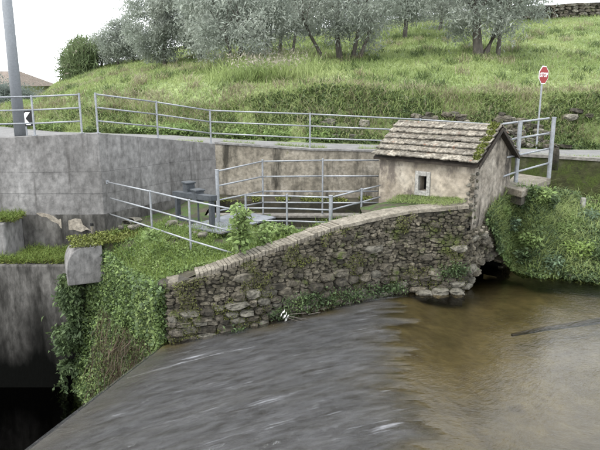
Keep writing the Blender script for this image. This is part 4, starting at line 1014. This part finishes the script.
# bank: weeds, dry stalks, creeper
def bankp(n, t0, t1, xr=(-15, 15)):
    X = RNG.uniform(*xr, n); T = RNG.uniform(t0, t1, n); return np.array([(x, far_y(x)+t-.0, hill(x, far_y(x)+t)) for x, t in zip(X, T)])
Pb = bankp(60000, 0, 1.7); Pb[:, 2] += RNG.uniform(-.02, .16, len(Pb)); Pb = Pb[[n3(p[0], p[1]*.5, p[2], .9) > -.22 for p in Pb]]
tag(np_mesh('bank_creeper', leaves_arr(Pb, .085, .8, .6), 4, m_bank), 'dark green creeper covering the roadside bank', 'creeper', kind='stuff')
Pb = bankp(20000, .0, .7, (-12, 1)); Pb = Pb[[n3(p[0], 3, 0, .8) > .0 for p in Pb]]; Pb[:, 2] += RNG.uniform(0, .2, len(Pb))
tag(np_mesh('bank_weeds', leaves_arr(Pb, .1, .8, .5), 4, m_weed), 'bright green weeds at the foot of the bank along the road', 'weeds', kind='stuff')
Pb = bankp(34000, .3, 2.6); Pb = Pb[[n3(p[0], p[1], 0, .7) > .05 and random.random() < .55 or random.random() < .12 for p in Pb]]
tag(np_mesh('bank_dry_grass', blades_arr(Pb, .3, .022, .5), 5, m_dry), 'straw coloured tall grass hanging over the top of the bank', 'grass', kind='stuff')
Pb = bankp(26000, .1, 1.9)
tag(np_mesh('bank_grass', blades_arr(Pb, .26, .025, .6), 5, m_grass), 'green grass growing on the roadside bank', 'grass', kind='stuff')
# pale stones peeping from the bank
BS = [(322, 99, 'small pale stone high in the bank, left of the others'), (329, 107, 'pale stone in the bank above the middle rail right of the fence post'), (364, 101, 'broad pale stone high in the bank left of the hut roof'),
      (352, 123, 'pale stone low in the bank near the road left of the hut roof'), (334, 119, 'pale stone low in the bank just right of the middle fence post'), (463, 94, 'pale stone in the bank above the hut ridge, leftmost'),
      (470, 103, 'pale stone in the bank above the hut ridge, lower one'), (484, 110, 'pale stone in the bank directly above the gable tip')]
for k, (px, py, lb) in enumerate(BS):
    p = at(px, py, 19.6); o = bpy.data.objects.new('bank_stone', random.choice(SPale)); COL.objects.link(o); yy = far_y(p.x)+(.3 if py > 112 else .68)
    o.location = (p.x, yy, hill(p.x, yy)+.06); s_ = random.uniform(.22, .4); o.scale = (s_, s_*.6, s_*random.uniform(.5, .7)); o.rotation_euler = (0, 0, random.uniform(-.4, .4)); tag(o, lb, 'stone', 'pale stones in the roadside bank')
ow = thing('old_bank_wall', 'overgrown mossy dry stone wall behind the hut roof in the roadside bank', 'wall', (8, 19.5, -2))
for k in range(170):
    px = random.triangular(400, 600, 470); x = (px-300)/620*19.8; t_ = random.uniform(.15, 1.15); y = far_y(x)+t_*.9; z = hill(x, y)
    if n3(x*.8, z*1.4, 3) < -.15: continue
    put_stone(Vector((x, y-.03, z+.06)), Vector((1, .02, 0)), None, random.uniform(.18, .42), random.uniform(.12, .2), .35, ow, random.random() < .12, random.uniform(-.15, .15), rl=ow.location)
# reed-like tall grass patch in the middle
X = RNG.normal(0, 1, 9000); P = []
for q in range(9000):
    px = random.gauss(268, 20); d = random.uniform(22, 28); g = at(px, 70, d); P.append((g.x, g.y, hill(g.x, g.y)))
P = np.array(P); tag(np_mesh('tall_grass', blades_arr(P, .55, .03, .3), 5, m_grass), 'patch of tall green grass between the middle olives', 'grass', kind='stuff')
Q = P[:1500]+np.column_stack([RNG.normal(0, .05, 1500), RNG.normal(0, .05, 1500), RNG.uniform(.4, .75, 1500)])
tag(np_mesh('grass_plumes', leaves_arr(Q, .12, 1, .25, droop=-1), 4, m_plume), 'pale seed heads above the tall grass patch', 'grass', kind='stuff')
# road edge grass behind the walls
P = []
for k in range(9000):
    x = random.uniform(-9, 14); y = lerp_tab(near, x)+.16+abs(random.gauss(0, .12)); P.append((x, y, (max(road_z(x), -1.75 if x < -2.3 else -9) if x < -2.3 else road_z(x))+.0))
P = np.array(P); P = P[[n3(p[0], 1, 0, 1.3) > -.1 or p[0] > 5.4 for p in P]]
tag(np_mesh('verge_grass', blades_arr(P, .11, .012, .6), 5, m_grass), 'thin grass along the edge of the road', 'grass', kind='stuff')

# terrace weeds
def tin(x, y): return terr_in(x, y) and not (y > 13.2 and x > -2.9) and (x > -4.6)
P = scatter(105000, (-5, 1.2), (10.4, 14.4), terr_z, lambda x, y: tin(x, y) and y > (wy(x)+.44 if x > -2.36 else 0) and (n3(x, y, 0, 1.1) > -.5+.35*max(0, y-12.4)) and not (x > -.2 and y > 12.6))
P[:, 2] += RNG.uniform(0, .07, len(P))*(1+np.array([n3(p[0], p[1], 4, 1.5) for p in P]))
P = P[~((P[:, 1] > 12.8) & (RNG.random(len(P)) < .6))]
k = len(P)*5//6
tag(np_mesh('terrace_weeds', leaves_arr(P[:k], .04, .6, .7), 4, m_weed), 'carpet of bright green leafy weeds on the terrace', 'weeds', kind='stuff')
tag(np_mesh('terrace_grass', blades_arr(P[k:], .16, .01, .5), 5, m_grass2), 'grass blades among the terrace weeds', 'grass', kind='stuff')
# moss and tufts at wall foot and basin ledges
P = []
for k in range(7000):
    x = random.uniform(-2.3, 3.1); y = random.gauss(16.35, .2); P.append((x, y, -3.08+random.uniform(0, .06)))
P = np.array(P); P = P[[n3(p[0], p[1], 0, 1.6) > 0 and p[1] < 16.75 for p in P]]
tag(np_mesh('ledge_moss', leaves_arr(P, .04, .8, .7), 4, m_mossleaf), 'yellow-green moss on the ledge at the foot of the back wall', 'moss', kind='stuff')
# ledge grass under left wall
P = []
for k in range(12000):
    px = random.uniform(-40, 72); x = at(px, 250, 13.8).x
    y = random.uniform(13.3, 14.55); z = -3.97
    if px < 16 and y > 13.75: z = -3.12
    P.append((x, y, z+random.uniform(0, .08)))
P = np.array(P); P = P[[n3(p[0], p[1], 2, 1.2) > -.25 for p in P]]
tag(np_mesh('ledge_grass', blades_arr(P[::2], .14, .012, .7), 5, m_grass2), 'grass on the ledge below the left wall', 'grass', kind='stuff')
tag(np_mesh('ledge_creeper', leaves_arr(P[1::2], .05, .8, .6), 4, m_mossleaf), 'mossy creeper on the ledge below the left wall', 'creeper', kind='stuff')
# embankment cover
P = []; Pn = []
for k in range(85000):
    s_, t_ = random.random(), random.random()**1.25
    p = emb(s_, t_); q = n3(p.x, p.y, p.z, 1.1)
    if random.random() < .95-.75*t_+q*.6:
        off = random.uniform(0, .2)*(1+.8*q)*(1-.75*max(0, (s_-.6)/.4)*(t_ < .3)); P.append((p.x-off*.85, p.y-off*.55, p.z+random.uniform(-.05, .1)))
P = np.array(P); kk = RNG.random(len(P))
tag(np_mesh('embankment_weeds', leaves_arr(P[kk < .7], RNG.uniform(.025, .085, int((kk < .7).sum())), .7, .6, up=(-.6, -.6, .6)), 4, m_weed), 'leafy weeds hanging down the terrace end towards the dark pit', 'weeds', kind='stuff')
tag(np_mesh('embankment_ivy', leaves_arr(P[kk >= .7], .07, .7, .6, up=(-.6, -.6, .6)), 4, m_ivy), 'darker ivy on the terrace end above the pit', 'ivy', kind='stuff')
P = []
for k in range(2600):
    s_, t_ = random.uniform(.1, .75), random.uniform(.25, .7); p = emb(s_, t_); P.append((p.x-.2, p.y-.16, p.z+.2))
a = leaves_arr(P, .3, .4, .03, droop=1.5); tag(np_mesh('dead_stems', a, 4, m_brown), 'tangle of dead brown stems hanging on the terrace end', 'stems', kind='stuff')
P = []
for k in range(9000):
    px = random.gauss(68, 6); py = random.triangular(272, 400, 300); d = 13.15+random.uniform(-.3, .1); p = at(px, py, d)
    if n3(p.x, p.z, 3, 1.3) > -.1: P.append(p[:])
tag(np_mesh('hanging_ivy', leaves_arr(np.array(P), .1, .7, .4, up=(0, -1, .3), droop=.6), 4, m_ivy), 'dark ivy hanging down the shaded ledge face above the pit', 'ivy', kind='stuff')

# upright weed in front of the terrace railing end
def bushy(name, label, cat, base, h, r, n, mat, leaf, group=None, stems=5, aspect=.55, seed=0, taper=.5, stem_mat=None):
    rr = random.Random(seed); t = thing(name, label, cat, base, group); P = []
    mb = MB()
    for k in range(stems):
        a = rr.uniform(0, 6.28); tip = Vector((math.cos(a)*r*.55, math.sin(a)*r*.55, h*rr.uniform(.75, 1))); mid = tip*.5+Vector((rr.uniform(-.04, .04)*h, rr.uniform(-.04, .04)*h, 0))
        mb.tube([base+Vector((0, 0, -.02)), base+mid, base+tip], .006+.004*h, 5, .003, cap=False)
        m_ = n//stems
        for q in range(m_):
            f = rr.uniform(.08, 1.02); c_ = mid*2*f if f < .5 else mid.lerp(tip, (f-.5)*2); w_ = r*(1-taper*f)*rr.random()**.5*.7; a2 = rr.uniform(0, 6.28)
            P.append(base+c_+Vector((math.cos(a2)*w_, math.sin(a2)*w_, rr.uniform(-.03, .03))))
    mb.build('stem', stem_mat or m_bark, t); np_mesh('foliage', leaves_arr(np.array([p[:] for p in P]), leaf, .6, aspect), 4, mat, t, kind=None); return t
bp = atz(240, 252, -3.05); bushy('tall_weed', 'tall upright bright green weed growing at the end of the slanting railing', 'plant', bp, .92, .24, 620, m_weed, .1, stems=5, taper=.35, seed=3)
for i, (px, py, h) in enumerate(((262, 243, .25), (278, 238, .28), (270, 232, .22), (152, 240, .2), (290, 236, .2))):
    bp = atz(px, py, -3.0); bushy('low_weed', ['small bright weed clump right of the tall weed', 'weed clump touching the coping below the low railing', 'weed clump just behind the tall weed by the basin', 'weed clump at the foot of the middle post of the slanting railing', 'weed clump nearest the thick low railing post'][i], 'plant', bp, h, .24, 200, m_weed, .08, stems=6, seed=20+i, group='low weed clumps on the terrace')
# grass on the coping against the hut
P = []
for k in range(2600):
    px = random.uniform(398, 470); a = front_u(px); q = HC+A*a+B*(D0-random.uniform(0, 1)**1.5*.5)
    y_ = q.y; x_ = q.x
    if y_ > wy(x_)+.05 and x_ < 3.4: P.append((x_, y_, wz(x_)+.0+random.uniform(0, .02)+.1*max(0, 1-abs(y_-(HC+A*a+B*D0).y)/.4)*.5))
P = np.array(P)
tag(np_mesh('coping_grass', blades_arr(P, .07, .01, .8), 5, m_grass), 'bright grass strip on the coping against the hut front', 'grass', kind='stuff')
mb = MB(); vs = []; fs = []                                      # soil wedge behind the coping beside the hut
for i in range(13):
    x_ = 1.3+i*(3.42-1.3)/12; a = wy(x_)+.3; b_ = wy(x_)+1.2
    vs += [(x_, a, wz(x_)-.03), (x_, b_, wz(x_)-.0), (x_, b_, -3.2)]
for i in range(12): fs += [(i*3, i*3+3, i*3+4, i*3+1), (i*3+1, i*3+4, i*3+5, i*3+2)]
mb.add(vs, fs); mb.build('coping_soil', m_terr, kind='structure')

# moss and tiny weeds over the river wall
P = []
for k in range(26000):
    s_ = random.uniform(0, LEN); p, t, n = WF(s_); z = random.uniform(bottom(s_)+.12, p.z-.04)
    q = n3(p.x, p.y, z, 1.7)+.5*n3(p.x, p.y, z, 5)
    lo = max(0, 1-(z-WATER)/.45)
    if q+lo*.28 > .22: c_ = Vector((p.x, p.y, z))+n*random.uniform(.07, .13); P.append(c_[:])
P = np.array(P); tag(np_mesh('wall_moss', leaves_arr(P, .022, .9, .7, up=(0, -1, .2)), 4, m_mosswall, rv), None, None, kind='stuff')
P = []
for (cx_, cy_, rr_) in ((268, 330, 8), (283, 315, 12), (300, 305, 16), (330, 300, 16), (350, 296, 14), (375, 292, 14), (395, 288, 12), (450, 272, 12), (458, 270, 10), (240, 332, 9), (310, 300, 14)):
    for k in range(300):
        px = random.gauss(cx_, rr_*.6); py = random.gauss(cy_, rr_*.28); x_ = at(px, py, 11.6).x; y_ = wy(x_)-.14
        y_ = wy(at(px, py, y_).x)-random.uniform(.12, .2); p = at(px, py, y_); P.append(p[:])
P = np.array(P); tag(np_mesh('wall_weeds', leaves_arr(P, .05, .8, .5), 4, m_ivy), 'small green weeds rooted along the foot of the river wall', 'weeds', kind='stuff')
# litter caught on the wall
pl0 = at(286, 312, wy(at(286, 312, 11.1).x)-.2); li = thing('plastic_litter', 'crumpled white plastic litter caught at the foot of the stone wall', 'litter', pl0)
for k in range(3):
    mb = MB(); rr = random.Random(k); n = 7; vs = []
    for j in range(n):
        for i in range(4): vs.append(pl0+Vector((-.05+.09*j/n+.04*k-.05, -.03*i+rr.uniform(-.02, .02), -.05+.1*(j/n)+rr.uniform(-.03, .03)-.05*k)))
    mb.add(vs, [(j*4+i, j*4+i+1, (j+1)*4+i+1, (j+1)*4+i) for j in range(n-1) for i in range(3)]); mb.build('plastic_sheet', m_white, li)
for k in range(7):
    p = pl0+Vector((random.uniform(-.1, .5), -.05, random.uniform(-.2, 0))); mb = MB(); mb.tube([p, p+Vector((random.uniform(.2, .4), -.05, random.uniform(-.12, .08)))], .008, 5); mb.build('twig', m_bark, li)

# ------------------------------------------------------------ right bank with shrubs
TOPB = [g0+B*.95+Vector((0, 0, -.05)), hp(W0-.05, D1, -2.45), Vector((5.5, 14.0, -2.62)), Vector((6.3, 15.3, -2.9)), Vector((7.6, 15.9, -2.95)), Vector((10, 15.6, -3.0)), Vector((16, 15.2, -3.1))]
BOTB = [g0+B*1.5+Vector((.05, -.05, -.75)), atz(512, 272, -4.35), atz(530, 277, -4.35), atz(560, 279, -4.35), atz(605, 284, -4.35), Vector((9.5, 12.8, -4.35)), Vector((16, 11.5, -4.35))]
BOTB[0].z = -3.7
CT, CB_ = catmull(TOPB, 8), catmull(BOTB, 8)
def bankr(s_, t_):
    k = s_*(len(CT)-1); i = min(int(k), len(CT)-2); f = k-i; a = CT[i].lerp(CT[i+1], f); b = CB_[i].lerp(CB_[i+1], f)
    p = a.lerp(b, t_); return p+Vector((0, -.1, .22*math.sin(math.pi*t_)*(.6+n3(p.x, p.y, p.z, .9))))
mb = MB(); ns, ntt = 48, 18; mb.add([bankr(i/ns, j/ntt) for j in range(ntt+1) for i in range(ns+1)], [(j*(ns+1)+i, j*(ns+1)+i+1, (j+1)*(ns+1)+i+1, (j+1)*(ns+1)+i) for j in range(ntt) for i in range(ns)])
mb.build('river_bank', m_terr, kind='structure', smooth=True)
P = []; G_ = []
for k in range(52000):
    s_, t_ = random.random()*.75, random.random(); p = bankr(s_, t_); q = n3(p.x, p.y, p.z, 1.4)
    if q > -.28 or random.random() < .25: P.append((p.x, p.y-random.uniform(0, .1), p.z+random.uniform(0, .16)*(1.2+q)))
P = np.array(P); kk = np.array([n3(p[0], p[1], p[2], 1.1) for p in P])+RNG.normal(0, .12, len(P))
tag(np_mesh('bank_ivy', leaves_arr(P[kk < .12], RNG.uniform(.03, .1, int((kk < .12).sum())), .7, .65, up=(-.2, -.6, .7)), 4, m_ivy), 'dark ivy covering the river bank right of the hut', 'ivy', kind='stuff')
tag(np_mesh('bank_lime_weeds', leaves_arr(P[kk >= .12], RNG.uniform(.025, .09, int((kk >= .12).sum())), .7, .6, up=(-.2, -.6, .7)), 4, m_weed), 'lighter weeds among the ivy on the right river bank', 'weeds', kind='stuff')
a = blades_arr(P[::5], .26, .013, .8); tag(np_mesh('river_bank_grass', a, 5, m_grass), 'grass tufts on the right river bank', 'grass', kind='stuff')
SH = [(520, 206, .36, .26, m_ivy, 'dark leafy shrub against the far corner of the hut'), (508, 228, .28, .2, m_glauc, 'blue-green shrub below the gable wall'),
      (528, 196, .34, .26, m_ivy, 'shrub pressed against the front of the pale slab'), (541, 192, .34, .26, m_weed, 'light shrub in front of the outer slab corner'), (545, 204, .36, .3, m_ivy, 'green shrub under the concrete slab'), (575, 258, .55, .38, m_lime, 'lime yellow shrub low on the right river bank'),
      (548, 268, .42, .32, m_glauc, 'blue-green shrub hanging over the water right of the intake'), (526, 262, .36, .26, m_ivy, 'dark shrub at the right edge of the intake opening'),
      (560, 236, .4, .34, m_weed, 'mid green shrub halfway up the right bank'), (597, 262, .5, .34, m_ivy, 'dark green shrub at the right picture edge above the water'),
      (583, 222, .35, .3, m_glauc, 'pale blue-green shrub below the small white post'), (556, 188, .3, .24, m_ivy, 'shrub climbing around the base of the right railing post'),
      (560, 172, .35, .35, m_ivy, 'shrub at the top of the mossy wall next to the bollard'), (500, 214, .25, .18, m_weed, 'small bright shrub at the foot of the gable wall'), (530, 240, .3, .26, m_weed, 'light shrub in the middle of the right bank')]
import itertools
def on_bank(px, py):
    best = None
    for i in range(0, 49):
        for j in range(0, 19):
            p = bankr(i/48, j/18); v = p; xx, yy, zz = v; dd = yy*CP-zz*SP; u_ = yy*SP+zz*CP
            e_ = (300+F*xx/dd-px)**2+(225-F*u_/dd-py)**2
            if best is None or e_ < best[0]: best = (e_, p)
    return best[1]
for i, (px, py, h, r_, mt, lb) in enumerate(SH): bushy('shrub', lb, 'shrub', on_bank(px, py)+Vector((0, -.05, -.08)), h, r_, 900, mt, .075, stems=9, seed=70+i, taper=.2, group='shrubs on the right river bank')
# small post, stick, white stones on the bank
p = on_bank(580, 212); mb = MB(); mb.box(p+Vector((0, -.1, .1)), (.1, .1, .5)); o = mb.build('marker_post', m_stoneframe, bevel=.01); tag(o, 'small pale concrete post sticking out of the bank below the mossy wall', 'post')
a_, b_ = atz(541, 269.5, -4.2), atz(571, 275.5, -4.2); mb = MB(); mb.tube([a_, a_.lerp(b_, .5)+Vector((0, 0, .03)), b_], .022, 7, .014); o = mb.build('driftwood_stick', m_coping, smooth=True); tag(o, 'pale bare stick lying along the water edge of the right bank', 'stick')
for k, (px, py, s_) in enumerate(((479, 229, .1), (484, 231, .09), (474, 231, .08), (481, 226, .07))):
    p = at(px, py, 12.55 if px < 477 else 12.75); o = bpy.data.objects.new('white_stone', random.choice(SPale)); COL.objects.link(o); o.location = p+Vector((.02, -.12, 0)); o.scale = (s_*.8, s_*.7, s_*.55)
    o.data = o.data.copy(); o.data.materials[0] = m_coping; tag(o, ['largest white stone at the foot of the hut gable', 'rightmost small white stone at the foot of the hut gable', 'leftmost small white stone at the foot of the hut gable', 'topmost small white stone at the foot of the hut gable'][k], 'stone', 'white stones below the gable')
# sunken branch and flat stones under the water
a_, b_ = atz(512, 335, -4.45), atz(612, 319, -4.42); mb = MB(); mb.tube([a_, a_.lerp(b_, .3)+Vector((0, .04, 0)), a_.lerp(b_, .7)+Vector((0, -.03, .02)), b_], .03, 8, .07); o = mb.build('sunken_branch', m_wood, smooth=True); tag(o, 'dark branch lying under the water at the right', 'branch')
print('OBJECTS', len(bpy.data.objects), 'TRIS', sum(len(m.polygons) for m in bpy.data.meshes))
